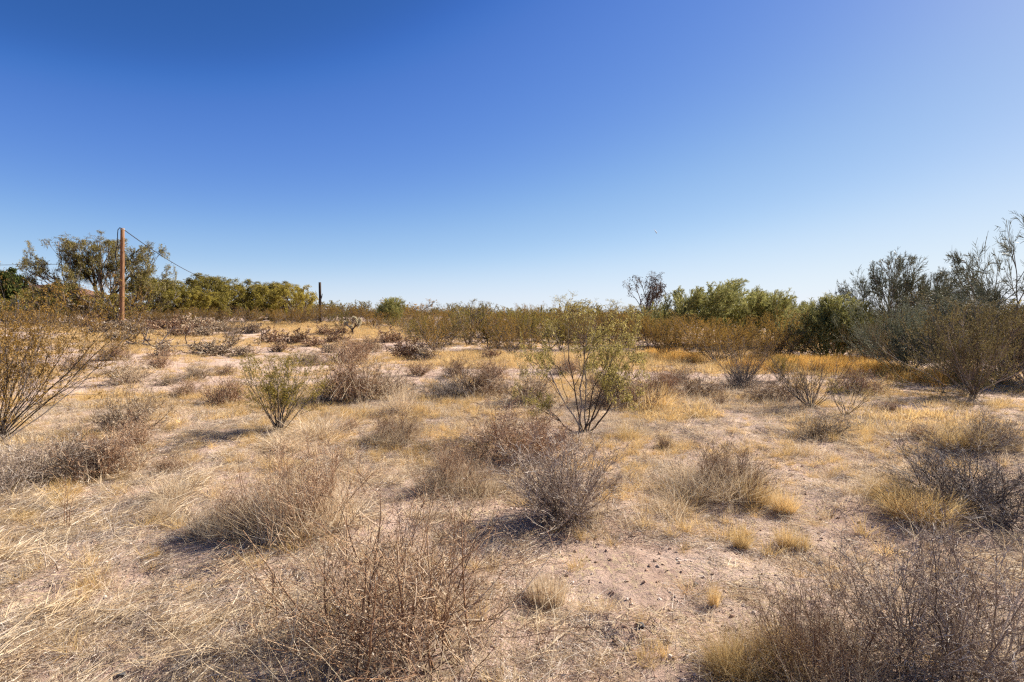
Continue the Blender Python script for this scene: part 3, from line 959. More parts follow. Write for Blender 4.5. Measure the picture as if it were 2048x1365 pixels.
# ==================================================================== DRY SHRUBS
dry = 'dry_shrub'
GD = 'leafless shrubs on the open ground'
rows = [
    # proto, px, py, width, top, front, label
    ('airy', 800, 1335, 560, 1022, 0.12, 'large airy russet shrub in the bottom foreground, left of middle'),
    ('dome', 1880, 1395, 520, 1095, 0.2, 'large tangled grey-brown shrub filling the bottom right corner'),
    ('airy', 1640, 1400, 270, 1165, 0.2, 'russet upright shrub low in the foreground beside the bottom right corner shrub'),
    ('vase', 1135, 1032, 235, 892, 0.0, 'fan-shaped grey twiggy shrub in the middle foreground, on its own shadow'),
    ('dome_red', 1030, 935, 215, 826, 0.25, 'dense brown dome shrub in front of the young mesquite'),
    ('grassy', 905, 995, 160, 895, 0.25, 'straw-filled shrub in front of the dense brown dome'),
    ('grassy', 610, 1070, 260, 905, 0.2, 'tall straw and russet stems shrub, left foreground'),
    ('grassy', 480, 1072, 180, 975, 0.25, 'low straw-matted grey shrub joined to the tall straw one on its left'),
    ('grassy', 1445, 1000, 220, 900, 0.25, 'spreading shrub with golden grass at its foot, right of middle'),
    ('dark', 1950, 1052, 330, 910, 0.3, 'darkest dome shrub on the right with straw on its left side'),
    ('dome', 1968, 910, 180, 832, 0.3, 'grey dome shrub near the right edge, above the darkest one'),
    ('grassy', 788, 893, 125, 828, 0.3, 'round brown shrub alone on pale soil, between olive creosote and brown dome'),
    ('mid1', 1640, 880, 120, 833, 0.2, 'small sparse grey shrub alone on the pale right clearing'),
    ('mid2', 690, 808, 130, 716, 0.3, 'tall straw-topped shrub right behind the olive creosote'),
    ('mid1', 770, 800, 120, 732, 0.3, 'grey shrub left of the blackish low mound'),
    ('dark', 897, 801, 120, 756, 0.35, 'blackish low twiggy mound, left of the young mesquite'),
    ('mid2', 965, 795, 120, 738, 0.3, 'red-brown shrub right of the blackish mound'),
    ('mid3', 912, 757, 76, 720, 0.2, 'small fan of brown twigs behind the blackish mound'),
    ('mid3', 985, 762, 80, 722, 0.2, 'russet fan of twigs, second right behind the blackish mound'),
    ('mid1', 1055, 812, 120, 742, 0.3, 'brown shrub left of the young mesquite stems'),
    ('mid2', 1245, 818, 150, 745, 0.3, 'reddish shrub right behind the young mesquite stems'),
    ('mid2', 1310, 800, 110, 742, 0.3, 'reddish shrub between the young mesquite and the white-flecked clump'),
    ('mid1', 1392, 797, 110, 742, 0.3, 'grey clump flecked with white leaves, right of middle'),
    ('dark', 1482, 780, 84, 735, 0.3, 'dark round clump under the bare vase shrub'),
    ('mid1', 1552, 806, 120, 750, 0.3, 'grey clump just left of the bare fan-shaped creosote'),
    ('mid2', 1720, 790, 90, 745, 0.3, 'brown clump behind the small thin creosote'),
    ('dome', 115, 972, 240, 878, 0.25, 'wide grey shrub in the left foreground under the big creosote'),
    ('dome', -15, 1010, 190, 895, 0.25, 'grey shrub cut by the left edge, below the big creosote'),
    ('mid1', 265, 868, 130, 778, 0.25, 'grey fine-twigged shrub right of the big left creosote'),
    ('mid3', 272, 893, 70, 838, 0.0, 'tiny fan shrub in front of the fine-twigged grey one'),
    ('mid2', 190, 960, 150, 870, 0.2, 'pale brown shrub beside the wide grey left one'),
    ('mid1', 258, 772, 110, 722, 0.3, 'low grey shrub left of the dead cactus skeleton'),
    ('mid3', 318, 738, 66, 702, 0.2, 'small grey-brown shrub right below the dead cactus skeleton'),
    ('mid1', 398, 760, 76, 728, 0.2, 'sparse grey shrub left of the olive creosote top'),
    ('mid2', 225, 722, 70, 688, 0.2, 'dark brown small shrub at the tip of the big left creosote'),
    ('mid3', 372, 796, 76, 760, 0.2, 'faint pinkish shrub left of the olive creosote'),
    ('mid2', 446, 812, 90, 758, 0.2, 'straw-footed shrub touching the olive creosote on its left'),
    ('mid2', 700, 728, 104, 680, 0.3, 'olive-footed shrub in the middle of the left clearing'),
    ('mid1', 615, 732, 80, 702, 0.3, 'pale grey shrub above the olive creosote'),
    ('mid2', 740, 706, 70, 676, 0.3, 'brown shrub right behind the olive-footed one'),
    ('far1', 592, 690, 56, 664, 0.3, 'brown clump below the dead branch, left clearing'),
    ('far1', 545, 688, 44, 662, 0.3, 'dark brown clump touching the dead branch'),
    ('far1', 652, 672, 40, 654, 0.3, 'small brown clump below the black post'),
    ('far1', 672, 686, 44, 666, 0.3, 'brown clump below and left of the cholla'),
    ('far1', 627, 694, 40, 674, 0.3, 'small olive-footed clump, middle of the left clearing'),
    ('far1', 684, 670, 34, 654, 0.3, 'smallest brown clump just left of the cholla'),
    ('far1', 783, 686, 58, 662, 0.3, 'reddish clump alone on golden grass right of the cholla'),
    ('far1', 812, 720, 70, 684, 0.3, 'brown clump left of the spreading brown creosote foot'),
    ('far2', 852, 722, 60, 694, 0.3, 'grey clump under the spreading brown creosote'),
    ('far1', 982, 720, 40, 700, 0.3, 'small reddish clump alone on the middle golden flat'),
    ('far2', 330, 715, 60, 690, 0.3, 'grey low clump in front of the dead cactus skeleton'),
    ('far2', 430, 712, 90, 684, 0.3, 'grey low mat at the foot of the bare fan creosote'),
    ('mid3', 152, 742, 60, 712, 0.2, 'small russet clump right beside the big left creosote crown'),
    ('mid1', 335, 772, 60, 750, 0.3, 'pale little clump on bare soil between two low grey shrubs, left'),
    ('mid3', 452, 752, 50, 730, 0.2, 'small russet clump just above the straw-footed shrub'),
    ('far1', 562, 705, 44, 686, 0.3, 'little brown clump on the pale bare patch, left clearing'),
    ('far2', 662, 706, 46, 688, 0.3, 'little grey clump left of the olive-footed shrub'),
    ('mid3', 838, 752, 60, 722, 0.2, 'straw-brown clump between the spreading creosote and the blackish mound'),
    ('mid2', 1140, 752, 80, 718, 0.3, 'brown clump behind the left stems of the young mesquite'),
    ('mid3', 1350, 770, 60, 738, 0.2, 'small russet clump behind the white-flecked clump'),
    ('mid3', 1440, 812, 40, 790, 0.2, 'tiny straw clump in front of the dark round clump'),
    ('mid3', 1780, 826, 50, 804, 0.2, 'tiny russet clump alone on the right pale clearing'),
    ('mid3', 1845, 880, 60, 850, 0.2, 'straw-coloured small clump left of the grey dome shrub, right'),
    ('mid3', 1330, 900, 36, 874, 0.2, 'tiny brown clump on bare soil right of the young mesquite foot'),
    ('mid3', 700, 860, 44, 836, 0.2, 'tiny pale clump on bare soil between olive creosote and round brown shrub'),
    ('mid2', 345, 945, 70, 915, 0.2, 'small pale clump on open ground left of the tall straw shrub'),
    ('mid3', 1225, 985, 44, 955, 0.2, 'small brown clump right of the fan-shaped grey shrub'),
    ('far2', 490, 715, 60, 694, 0.3, 'pale mat right of the bare fan creosote'),
]
for pr, px, py, w, top, fr, lab in rows:
    put(PR[pr], dry, px, py, w, top, lab, 'shrub', GD, front=fr, lean=(rng.normal() * 0.10, rng.normal() * 0.10))
# low grey shrubs around the foot of the brown pole
for k, (px, py, w, top) in enumerate(sorted([(205, 668, 60, 645), (250, 662, 60, 642), (300, 660, 60, 641), (345, 662, 66, 638), (395, 660, 60, 636), (280, 672, 60, 652), (235, 684, 50, 664),
                                             (360, 676, 60, 652), (410, 674, 50, 654), (320, 648, 60, 628), (180, 655, 60, 632), (500, 668, 50, 646), (440, 664, 60, 642)])):
    put(PR['far2' if px % 3 else 'far1'], dry, px, py, w, top, ORD[k] + ' from the left of the low grey-brown shrubs near the brown pole foot', 'shrub', 'low shrubs at the pole foot', front=0.3)

# small green shrub showing through the dome
put(PR['creo_thin'], 'creosote_bush', 948, 935, 70, 872, 'tiny green sprig inside the dense brown dome shrub', 'shrub', front=0.1)

# ==================================================================== FAR THICKETS
def row(protos, name, x0, x1, step, base, tops, dists, label, group, w=(70, 120), cat='shrub'):
    px, k = x0, 0
    q = np.random.default_rng(zlib.crc32(group.encode()))
    while px < x1:
        d = q.uniform(*dists)
        put(PR[protos[int(q.integers(len(protos)))]], name, px + q.uniform(-0.25, 0.25) * step, base, q.uniform(*w), q.uniform(*tops), ORD[k] + ' from the left of the ' + label, cat, group, dist=d)
        k += 1
        px += step * q.uniform(0.8, 1.2)


row(['creo_f1', 'creo_f3'], 'creosote_bush', 20, 160, 38, 650, (608, 628), (34, 40), 'brown creosotes in the tangle under the tall mesquite', 'brown brush under the tall mesquite', (70, 110))
row(['creo_f1', 'creo_f3'], 'creosote_bush', 310, 620, 40, 650, (614, 630), (41, 47), 'brown creosotes before the left mesquites', 'brown brush before the left mesquites', (60, 100))
row(['creo_f1', 'creo_f2', 'creo_f3'], 'creosote_bush', 560, 850, 24, 650, (610, 628), (38, 50), 'creosotes in the thicket behind the cholla', 'thicket behind the cholla', (60, 100))
row(['creo_f1', 'creo_f2', 'creo_f3'], 'creosote_bush', 840, 1340, 32, 690, (620, 648), (25, 29), 'creosotes in the front row of the middle thicket', 'middle thicket, front row', (100, 150))
row(['creo_f1', 'creo_f2'], 'creosote_bush', 830, 1360, 26, 690, (612, 634), (31, 42), 'creosotes in the back row of the middle thicket', 'middle thicket, back row', (70, 110))
row(['creo_dense', 'creo_f3'], 'creosote_bush', 1330, 1400, 44, 700, (640, 655), (20, 22), 'brown creosotes at the left foot of the palo verdes', 'brush at the palo verdes', (90, 120))
row(['creo_f1', 'creo_f3'], 'creosote_bush', 1490, 1790, 42, 710, (646, 668), (18.5, 22), 'brown underbrush creosotes below the right palo verdes', 'underbrush on the right', (100, 150))
row(['creo_f1', 'creo_f2', 'creo_f3'], 'creosote_bush', 1560, 2090, 48, 710, (622, 645), (19, 25), 'creosotes in the dim brush behind the right clearing', 'dim brush behind the right clearing', (100, 150))

# ==================================================================== CHOLLA AND DEAD WOOD
def cholla():
    d = 34.0
    x, y = x_at(705, d), d
    z = float(height(x, y, False))
    root = empty('cholla_cactus', (x, y, z), 0, (1, 1, 1), 'teddy-bear-like cholla with dark forked trunk and cream spiny tips on golden grass', 'cactus')
    sk = [[(0, 0, -0.05), (0.01, 0, 0.15), (0, 0, 0.30)], [(0, 0, 0.28), (-0.16, 0, 0.46), (-0.34, 0.05, 0.62)], [(0, 0, 0.28), (-0.05, 0.08, 0.5), (-0.04, 0.1, 0.78)],
          [(0, 0, 0.3), (0.14, -0.04, 0.48), (0.24, -0.06, 0.74)], [(-0.16, 0, 0.46), (-0.26, -0.1, 0.55), (-0.38, -0.12, 0.6)], [(0.14, -0.04, 0.48), (0.3, 0.05, 0.6), (0.36, 0.08, 0.8)],
          [(-0.04, 0.1, 0.7), (0.05, 0.05, 0.85), (0.12, 0.0, 0.95)]]
    b = MB()
    P = np.array(sk)
    b.tubes(P, np.array([[0.055, 0.05, 0.05]] + [[0.045, 0.04, 0.035]] * 6), 7)
    part('trunk', b.mesh('trunk', M['dead']), root)
    tips = [(-0.36, 0.05, 0.66), (-0.42, -0.02, 0.74), (-0.44, -0.1, 0.62), (-0.30, -0.1, 0.70), (-0.02, 0.1, 0.90), (0.06, 0.06, 0.98), (0.14, 0.0, 1.02), (0.22, -0.05, 0.93),
            (0.30, -0.02, 0.88), (0.38, 0.05, 0.84), (0.44, 0.08, 0.92), (0.44, 0.08, 0.74), (0.40, 0.0, 0.62), (0.0, 0.12, 1.0), (0.26, -0.1, 0.80), (-0.08, 0.0, 0.52), (0.30, 0.06, 0.56)]
    for t in tips:
        c = np.array(t)
        ax = unit(rng.normal(size=3) * 0.5 + np.array([0, 0, 0.8]))
        prof = np.array([0.03, 0.062, 0.072, 0.06, 0.025])
        s = np.linspace(-0.095, 0.095, 5)
        Pj = (c[None] + ax[None] * s[:, None])[None]
        jb = MB()
        jb.tubes(Pj, prof[None], 7, a=[0.2])
        n = 260
        q = rng.integers(0, 5, n)
        o = unit(rng.normal(size=(n, 3)))
        jb.leaves(Pj[0][q] + o * prof[q][:, None] * 0.9, o, rng.uniform(0.03, 0.055, n), 0.010, a=rng.uniform(0.5, 1, n))
        part('spiny_joint', jb.mesh('spiny_joint', M['cream']), root)


cholla()


def dead_wood(name, pts, label, n0=7, L=(0.5, 1.1), r=0.028, mat='dead'):
    """a sprawl of bare limbs lying along pts (pixels on the ground)"""
    w = [ground_at(*p) for p in pts]
    w = [(x, y, float(height(x, y, False)) + 0.06) for x, y in w]
    c = np.mean(w, 0)
    root = empty(name, tuple(c), 0, (1, 1, 1), label, 'dead wood')
    P = np.array(w)[None] - c
    # resample into a longer wavy limb
    t = np.linspace(0, len(w) - 1, 12)
    P = np.stack([np.interp(t, np.arange(len(w)), P[0, :, k]) for k in range(3)], 1)[None]
    P = P + rng.normal(size=P.shape) * np.array([0.05, 0.10, 0.05])
    R = taper(1, 12, r, r * 0.6)
    b = MB()
    b.tubes(P, R, 6)
    P1, R1 = grow(P, R, n0, (0.05, 1.0), (30, 90), L, 7, 0.22, (0, 0, 0.14), 0.85, 0.6, 0.012, absolute=True)
    P1[..., 2] = np.maximum(P1[..., 2], -0.05)
    b.tubes(P1, R1, 5)
    P2, R2 = grow(P1, R1, 5, (0.2, 1.0), (30, 80), (0.2, 0.45), 5, 0.25, (0, 0, 0.1), 0.8, 0.6, 0.012)
    P2[..., 2] = np.maximum(P2[..., 2], -0.05)
    b.tubes(P2, R2, 4)
    part('branches', b.mesh('branches', M[mat]), root)
    return root


dead_wood('fallen_cactus_skeleton', [(258, 688), (300, 694), (350, 696), (420, 692)], 'sprawling dead cactus skeleton lying on pale grass below the brown pole', 12, (0.6, 1.4), 0.042)
dead_wood('fallen_branch', [(512, 684), (524, 676), (538, 668)], 'short bare forked dead branch propped on brown clumps, left clearing', 5, (0.5, 1.1), 0.042)
dead_wood('fallen_branch', [(418, 694), (405, 692)], 'dark dead stick beside the foot of the bare fan creosote', 3, (0.3, 0.6), 0.02)

# ==================================================================== POLES, WIRES, HOUSE
def cyl(b, p0, p1, r0, r1, sides=12, k=6):
    t = np.linspace(0, 1, k)[:, None]
    b.tubes((np.array(p0)[None] * (1 - t) + np.array(p1)[None] * t)[None], taper(1, k, r0, r1), sides, cap=True)


def polyline_tube(b, pts, r, sides=5):
    b.tubes(np.array(pts, float)[None], np.full((1, len(pts)), r), sides)


def catenary(a, c, sag, k=24):
    a, c = np.array(a, float), np.array(c, float)
    t = np.linspace(0, 1, k)[:, None]
    p = a * (1 - t) + c * t
    p[:, 2] -= 4 * sag * (t * (1 - t))[:, 0]
    return p


d = 41.0
bx, by = x_at(243, d), d
bz = float(height(bx, by, False))
top = np.array([x_at(251, d) - bx, 0, up_at(457, d) - bz])
root = empty('utility_pole', (bx, by, bz), 0, (1, 1, 1), 'tall reddish-brown wooden pole with a looping cable, in front of the big mesquite', 'pole')
b = MB()
cyl(b, (0, 0, -0.3), top, 0.165, 0.125, 14, 10)
part('post', b.mesh('post', M['pole']), root)
b = MB()
polyline_tube(b, [top + (0.02, -0.1, -0.02), top + (-0.10, -0.14, 0.02), top + (-0.26, -0.1, -0.12), top + (-0.30, -0.1, -0.45), top + (-0.31, -0.1, -0.9), top + (-0.36, -0.1, -1.25)], 0.028)
part('cable_loop', b.mesh('cable_loop', M['wire']), root)
b = MB()
polyline_tube(b, [top + (-0.05, -0.13, -1.35), top + (-0.22, -0.14, -1.34), top + (-0.38, -0.12, -1.45), top + (-0.5, -0.1, -1.75), top + (-0.48, -0.1, -2.2)], 0.028)
part('cable_loop', b.mesh('cable_loop', M['wire']), root)
b = MB()
polyline_tube(b, [top + (0.11, -0.05, -1.6), top + (0.16, -0.05, -1.8), top + (0.15, -0.05, -2.6)], 0.014)
part('conduit', b.mesh('conduit', M['wire']), root)
b = MB()
cyl(b, top + (0, 0, -0.10), top + (0, 0, -0.05), 0.14, 0.14, 14, 2)
part('band', b.mesh('band', M['metal']), root)
b = MB()
cyl(b, (-0.02 + 0.02, -0.17, 1.15), (0, -0.19, 1.25), 0.04, 0.04, 6, 2)
part('tag', b.mesh('tag', M['white']), root)
ptop = np.array([bx, by, bz]) + top

b = MB()
end = np.array([x_at(452, 95), 95.0, up_at(566, 95)])
b.tubes(catenary(ptop + (0.1, 0, -0.1), end, 0.9)[None], np.full((1, 24), 0.03), 4)
o = link(bpy.data.objects.new('power_cable', b.mesh('power_cable', M['wire'])))
o["label"], o["category"] = 'thin dark cable sagging from the pole top down to the right treetops', 'cable'

d = 70.0
b2x, b2z = x_at(205, d), float(height(x_at(205, d), d, False))
root = empty('utility_pole', (b2x, d, b2z), 0, (1, 1, 1), 'slim reddish pole half hidden behind the big mesquite trunk', 'pole')
b = MB()
cyl(b, (0, 0, -0.3), (0, 0, up_at(505, d) - b2z), 0.16, 0.11, 10)
part('post', b.mesh('post', M['pole']), root)
b = MB()
b.tubes(catenary((b2x, d, up_at(527, d)), (x_at(-420, d), d - 4, up_at(527, d - 4)), 0.25)[None], np.full((1, 24), 0.028), 4)
o = link(bpy.data.objects.new('power_cable', b.mesh('power_cable', M['wire'])))
o["label"], o["category"] = 'level thin cable over the house at the left edge', 'cable'

d = 47.0
px_, pz_ = x_at(641, d), float(height(x_at(641, d), d, False))
root = empty('cut_off_pole', (px_, d, pz_), 0, (1, 1, 1), 'short blackened pole with a broken stub on its right side, on the skyline', 'pole')
b = MB()
h_ = up_at(565, d) - pz_
cyl(b, (0, 0, -0.3), (0, 0, h_), 0.105, 0.10, 12, 6)
part('post', b.mesh('post', M['pole_dark']), root)
b = MB()
b.tubes(np.array([[(0.08, 0, h_ - 1.38), (0.14, 0, h_ - 1.2), (0.18, 0, h_ - 1.0), (0.2, 0, h_ - 0.93)]]), np.array([[0.035, 0.04, 0.03, 0.012]]), 6)
part('stub', b.mesh('stub', M['pole_dark']), root)

# white pipe rail behind the black post, and the one in the treetops
for (xa, xb, py_, dd, lab) in [(627, 661, 618, 58, 'thin white horizontal rail behind the black post')]:
    za = up_at(py_, dd)
    xa_, xb_ = x_at(xa, dd), x_at(xb, dd)
    gz = float(height(xa_, dd, False))
    root = empty('white_rail', (xa_, dd, gz), 0, (1, 1, 1), lab, 'rail')
    b = MB()
    cyl(b, (0, 0, za - gz), (xb_ - xa_, 0, za - gz), 0.035, 0.035, 8, 3)
    part('rail', b.mesh('rail', M['white']), root)
    for xx in (0.03, xb_ - xa_ - 0.03):
        b = MB()
        cyl(b, (xx, 0.06, -0.2), (xx, 0.06, za - gz + 0.02), 0.03, 0.03, 8, 2)
        part('post', b.mesh('post', M['metal']), root)

# distant crossarm pole
d = 110.0
ux = x_at(1572.5, d)
root = empty('crossarm_pole', (ux, d, float(height(ux, d, False))), 0, (1, 1, 1), 'distant utility pole with one crossarm beyond the right palo verdes', 'pole')
b = MB()
hz = up_at(621, d)
cyl(b, (0, 0, -0.3), (0, 0, hz), 0.13, 0.11, 8)
part('post', b.mesh('post', M['pole_dark']), root)
b = MB()
b.box(-1.15, 1.15, -0.19, -0.10, hz - 0.26, hz - 0.12)
part('crossarm', b.mesh('crossarm', M['pole_dark'], False), root)
for xx in (-1.0, -0.45, 0.45, 1.0):
    b = MB()
    cyl(b, (xx, -0.145, hz - 0.12), (xx, -0.145, hz + 0.06), 0.045, 0.03, 6, 2)
    part('insulator', b.mesh('insulator', M['metal']), root)

# house
d = 74.0
hx0, hx1 = x_at(-20, d), x_at(118, d)
gz = float(height(hx0, d, False)) - 0.1
root = empty('house', ((hx0 + hx1) / 2, d + 4, gz), 0, (1, 1, 1), 'low pinkish house with a brown roof behind the left trees', 'house')
hw = (hx1 - hx0) / 2
eave = up_at(586, d) - gz
ridge = up_at(570, d + 4) - gz
b = MB()
b.box(-hw, hw, -4, 4, 0, eave)
part('wall', b.mesh('wall', M['stucco'], False), root)
b = MB()
o_ = 0.5
v = [(-hw - o_, -4 - o_, eave), (hw + o_, -4 - o_, eave), (hw + o_, 4 + o_, eave), (-hw - o_, 4 + o_, eave), (-hw * 0.65, 0, ridge), (hw * 0.65, 0, ridge)]
v2 = [(x, y, z - 0.16) for x, y, z in v[:4]]
b.add(v + v2, q=[(0, 1, 5, 4), (2, 3, 4, 5), (6, 7, 1, 0), (7, 8, 2, 1), (8, 9, 3, 2), (9, 6, 0, 3), (6, 9, 8, 7)], t=[(1, 2, 5), (3, 0, 4)])
part('roof', b.mesh('roof', M['roof'], False), root)
for xx, ww, z0, z1 in [(-hw * 0.72, 1.3, 1.0, 2.1), (-hw * 0.3, 1.6, 1.0, 2.1), (hw * 0.5, 1.3, 1.0, 2.1)]:
    b = MB()
    b.box(xx - ww / 2, xx + ww / 2, -4.05, -4.003, z0, z1)
    win = part('window', b.mesh('window', M['white'], False), root)
    b = MB()
    b.box(xx - ww / 2 + 0.08, xx + ww / 2 - 0.08, -4.06, -4.052, z0 + 0.08, z1 - 0.08)
    part('pane', b.mesh('pane', M['glass'], False), win)
b = MB()
b.box(hw * 0.05, hw * 0.05 + 1.0, -4.06, -4.003, 0, 2.1)
part('door', b.mesh('door', M['roof'], False), root)

# white post by the house
d = 46.0
wx = x_at(38, d)
b = MB()
cyl(b, (0, 0, -0.2), (0.02, 0, 1.9), 0.05, 0.045, 8)
o = link(bpy.data.objects.new('white_post', b.mesh('white_post', M['white'])))
o.location = (wx, d, float(height(wx, d, False)))
o["label"], o["category"] = 'pale upright post among the brush at the far left', 'post'

# saguaros on the skyline
def saguaro(px, topy, d, arms, label, r=0.13):
    x = x_at(px, d)
    z = float(height(x, d, False))
    root = empty('saguaro', (x, d, z), 0, (1, 1, 1), label, 'cactus')
    h = up_at(topy, d) - z

    def ribbed(P, R):
        b = MB()
        P = np.array(P, float)
        n, K = 24, len(P)
        T = unit(np.gradient(P, axis=0))
        U = unit(np.cross(T, np.array([0.2, 1, 0.1])))
        W = np.cross(T, U)
        a = np.arange(n) * 2 * math.pi / n
        rib = 1 + 0.10 * np.cos(a * 12)
        V = P[:, None] + (np.array(R)[:, None] * rib[None])[..., None] * (np.cos(a)[None, :, None] * U[:, None] + np.sin(a)[None, :, None] * W[:, None])
        i = np.arange(K - 1)[:, None] * n
        j = np.arange(n)[None]
        q = np.stack([i + j, i + (j + 1) % n, i + n + (j + 1) % n, i + n + j], -1).reshape(-1, 4)
        b.add(V.reshape(-1, 3), q=q, a=np.tile((np.cos(a * 12) + 1) / 2, K))
        return b.mesh('stem', M['saguaro'])
    zz = np.linspace(-0.2, h, 10)
    R = np.full(10, r)
    R[0] *= 0.85
    R[-2] *= 0.85
    R[-1] = 0.01
    part('stem', ribbed([(0, 0, t) for t in zz], R), root)
    for sx, z0, z1 in arms:
        P = [(0, 0, z0), (sx * 0.25, 0, z0 + 0.02), (sx * 0.42, 0, z0 + 0.15), (sx * 0.45, 0, z0 + 0.4), (sx * 0.45, 0, z1 - 0.1), (sx * 0.45, 0, z1)]
        part('arm', ribbed(P, [r * 0.6, r * 0.65, r * 0.7, r * 0.7, r * 0.6, 0.01]), root)


saguaro(966, 607, 85, [(1, 2.2, 3.0)], 'thin distant saguaro with one arm on the skyline left of the middle')
saguaro(1083, 611, 80, [], 'armless dark distant saguaro on the skyline near the middle')
saguaro(1056, 621, 95, [], 'faint short distant saguaro left of the armless dark one')
saguaro(1033, 622, 120, [], 'faintest distant saguaro stub in the middle of the skyline')
saguaro(1730, 606, 60, [(1, 1.9, 2.5)], 'distant saguaro with a right arm behind the right thicket')

# vapour trail high above
b = MB()
b.tubes(np.array([[(x_at(1306, 9000), 9000, up_at(459, 9000)), (x_at(1309, 9000), 9000, up_at(463, 9000)), (x_at(1311.5, 9000), 9000, up_at(467, 9000))]]), np.array([[2.0, 6.0, 8.0]]), 6, cap=True)
o = link(bpy.data.objects.new('vapour_trail', b.mesh('vapour_trail', M['cloud'])))
o["label"], o["category"] = 'tiny white vapour trail in the blue sky right of middle', 'vapour trail'

# ==================================================================== GRASS CLUMPS ONE CAN COUNT
@own_stream
def tuft(n, rad, L, tilt, r=0.0012, mat='gold', wig=0.1, drop=-0.05, K=5):
    b = MB()
    D = cone_dirs(n, tilt[0], tilt[1])
    S = disc(n, rad)
    D = unit(D + S * 3.0 * np.array([1, 1, 0]) / max(rad, 0.01) * 0.12)
    P = walk(S - np.array([0, 0, 0.01]), D, rng.uniform(L[0], L[1], n), K, wig, (0, 0, drop))
    b.tubes(P, taper(n, K, r, r * 0.35), 2)
    return b


tg1 = make_proto({'blades': tuft(420, 0.05, (0.08, 0.20), (3, 50), 0.0009)}, {'blades': M['gold']})
tg2 = make_proto({'blades': tuft(700, 0.12, (0.12, 0.34), (5, 62), 0.0011)}, {'blades': M['gold']})
ts1 = make_proto({'blades': tuft(650, 0.10, (0.10, 0.26), (5, 70), 0.0012, 'straw', 0.14, -0.12)}, {'blades': M['straw']})
tcut = make_proto({'blades': tuft(900, 0.10, (0.07, 0.12), (0, 24), 0.0013, 'straw', 0.06, 0)}, {'blades': M['straw']})
tg3 = make_proto({'blades': tuft(2200, 0.22, (0.14, 0.42), (8, 74), 0.0011, 'gold', 0.14, -0.10)}, {'blades': M['gold']})
GT = 'grass tufts on the open ground'
for pr, px, py, w, top, lab in [
    (tg1, 1482, 1098, 50, 1052, 'small golden grass tuft on bare soil, left one of three'),
    (tg1, 1570, 1098, 44, 1052, 'small golden grass tuft on bare soil, middle one of three'),
    (tg1, 1602, 1104, 48, 1066, 'small golden grass tuft on bare soil, right one of three'),
    (tg2, 1570, 1030, 64, 975, 'golden tuft at the right foot of the spreading shrub'),
    (tg2, 1510, 1010, 80, 960, 'golden tuft in front of the spreading shrub'),
    (tg1, 1428, 1215, 34, 1170, 'tiny golden tuft in the middle of the bare foreground'),
    (tg3, 1475, 1365, 150, 1280, 'tall golden grass beside the bottom right shrub'),
    (tg3, 1550, 1345, 130, 1268, 'golden grass in front of the bottom right russet shrub'),
    (tcut, 1092, 1212, 80, 1160, 'pale close-cropped grass tuft on the bare foreground soil'),
    (ts1, 345, 1003, 110, 960, 'pale straw tuft leaning right on the left open ground'),
    (ts1, 325, 1040, 70, 1000, 'small straw tuft just below the pale leaning one'),
    (tg3, 1838, 1046, 150, 985, 'golden grass swept over the left flank of the darkest dome shrub'),
    (tg3, 1785, 1005, 100, 958, 'golden grass at the left tip of the darkest dome shrub'),
    (tg3, 1920, 905, 100, 855, 'golden grass left of the grey dome shrub at the right edge'),
    (tg2, 1930, 750, 70, 700, 'orange-gold grass before the grey-green shrub, right'),
    (tg2, 1260, 880, 60, 850, 'golden tuft at the right foot of the young mesquite'),
    (ts1, 640, 880, 130, 835, 'straw tuft right of the olive creosote foot'),
    (ts1, 575, 905, 110, 868, 'pale straw patch in front of the olive creosote'),
    (ts1, 800, 830, 70, 778, 'tall straw tuft between the grey shrub and the blackish mound'),
    (tg2, 1310, 820, 90, 775, 'golden grass right of the reddish shrub'),
    (ts1, 1370, 1010, 130, 965, 'bleached straw tuft left of the spreading shrub foot'),
    (ts1, 1340, 1030, 90, 1000, 'bleached straw tuft, lowest left of the spreading shrub'),
    (ts1, 975, 990, 90, 950, 'straw tuft between the brown dome and the fan-shaped shrub'),
    (tg2, 1190, 770, 60, 730, 'golden grass behind the young mesquite'),
]:
    put(pr, 'grass_tuft', px, py, w, top, lab, 'grass', GT, front=0.2, sink=0.0)

# single dead weeds standing in the left foreground
weed = dry_bush(0.55, 3, (2, 16), 'twig_red', l1=4, l2=2, l3=0, r=0.004, leaf=40, base=0.03, wig=0.06)
weed2 = dry_bush(0.55, 3, (10, 45), 'twig_grey', l1=4, l2=3, l3=1, r=0.005, leaf=0, base=0.03, wig=0.14)
GW = 'dead weeds in the left foreground'
for pr, px, py, w, top, lab in [
    (weed, 490, 1010, 60, 885, 'thin upright russet weed stalk alone, left of the tall straw shrub'),
    (weed2, 222, 1078, 170, 968, 'forked dead weed with pale tips, left foreground'),
    (weed, 130, 1060, 70, 935, 'straight straw-coloured stalk in the far left foreground'),
    (weed2, 110, 1150, 260, 1050, 'sprawling dead weed with tan arms at the left edge'),
    (weed, 693, 960, 40, 880, 'thin stalk right of the tall straw shrub top'),
    (weed2, 1615, 1290, 130, 1180, 'bare forked grey stick rising from golden grass, bottom right'),
    (weed, 1455, 1080, 30, 1010, 'thin dead stalk in front of the spreading shrub'),
    (weed, 1290, 930, 30, 895, 'tiny dead twig standing on soil right of the young mesquite'),
    (weed2, 300, 1040, 120, 980, 'grey forked twig lying over straw in the left foreground'),
]:
    put(pr, 'dead_weed', px, py, w, top, lab, 'weed', GW, front=0.1)

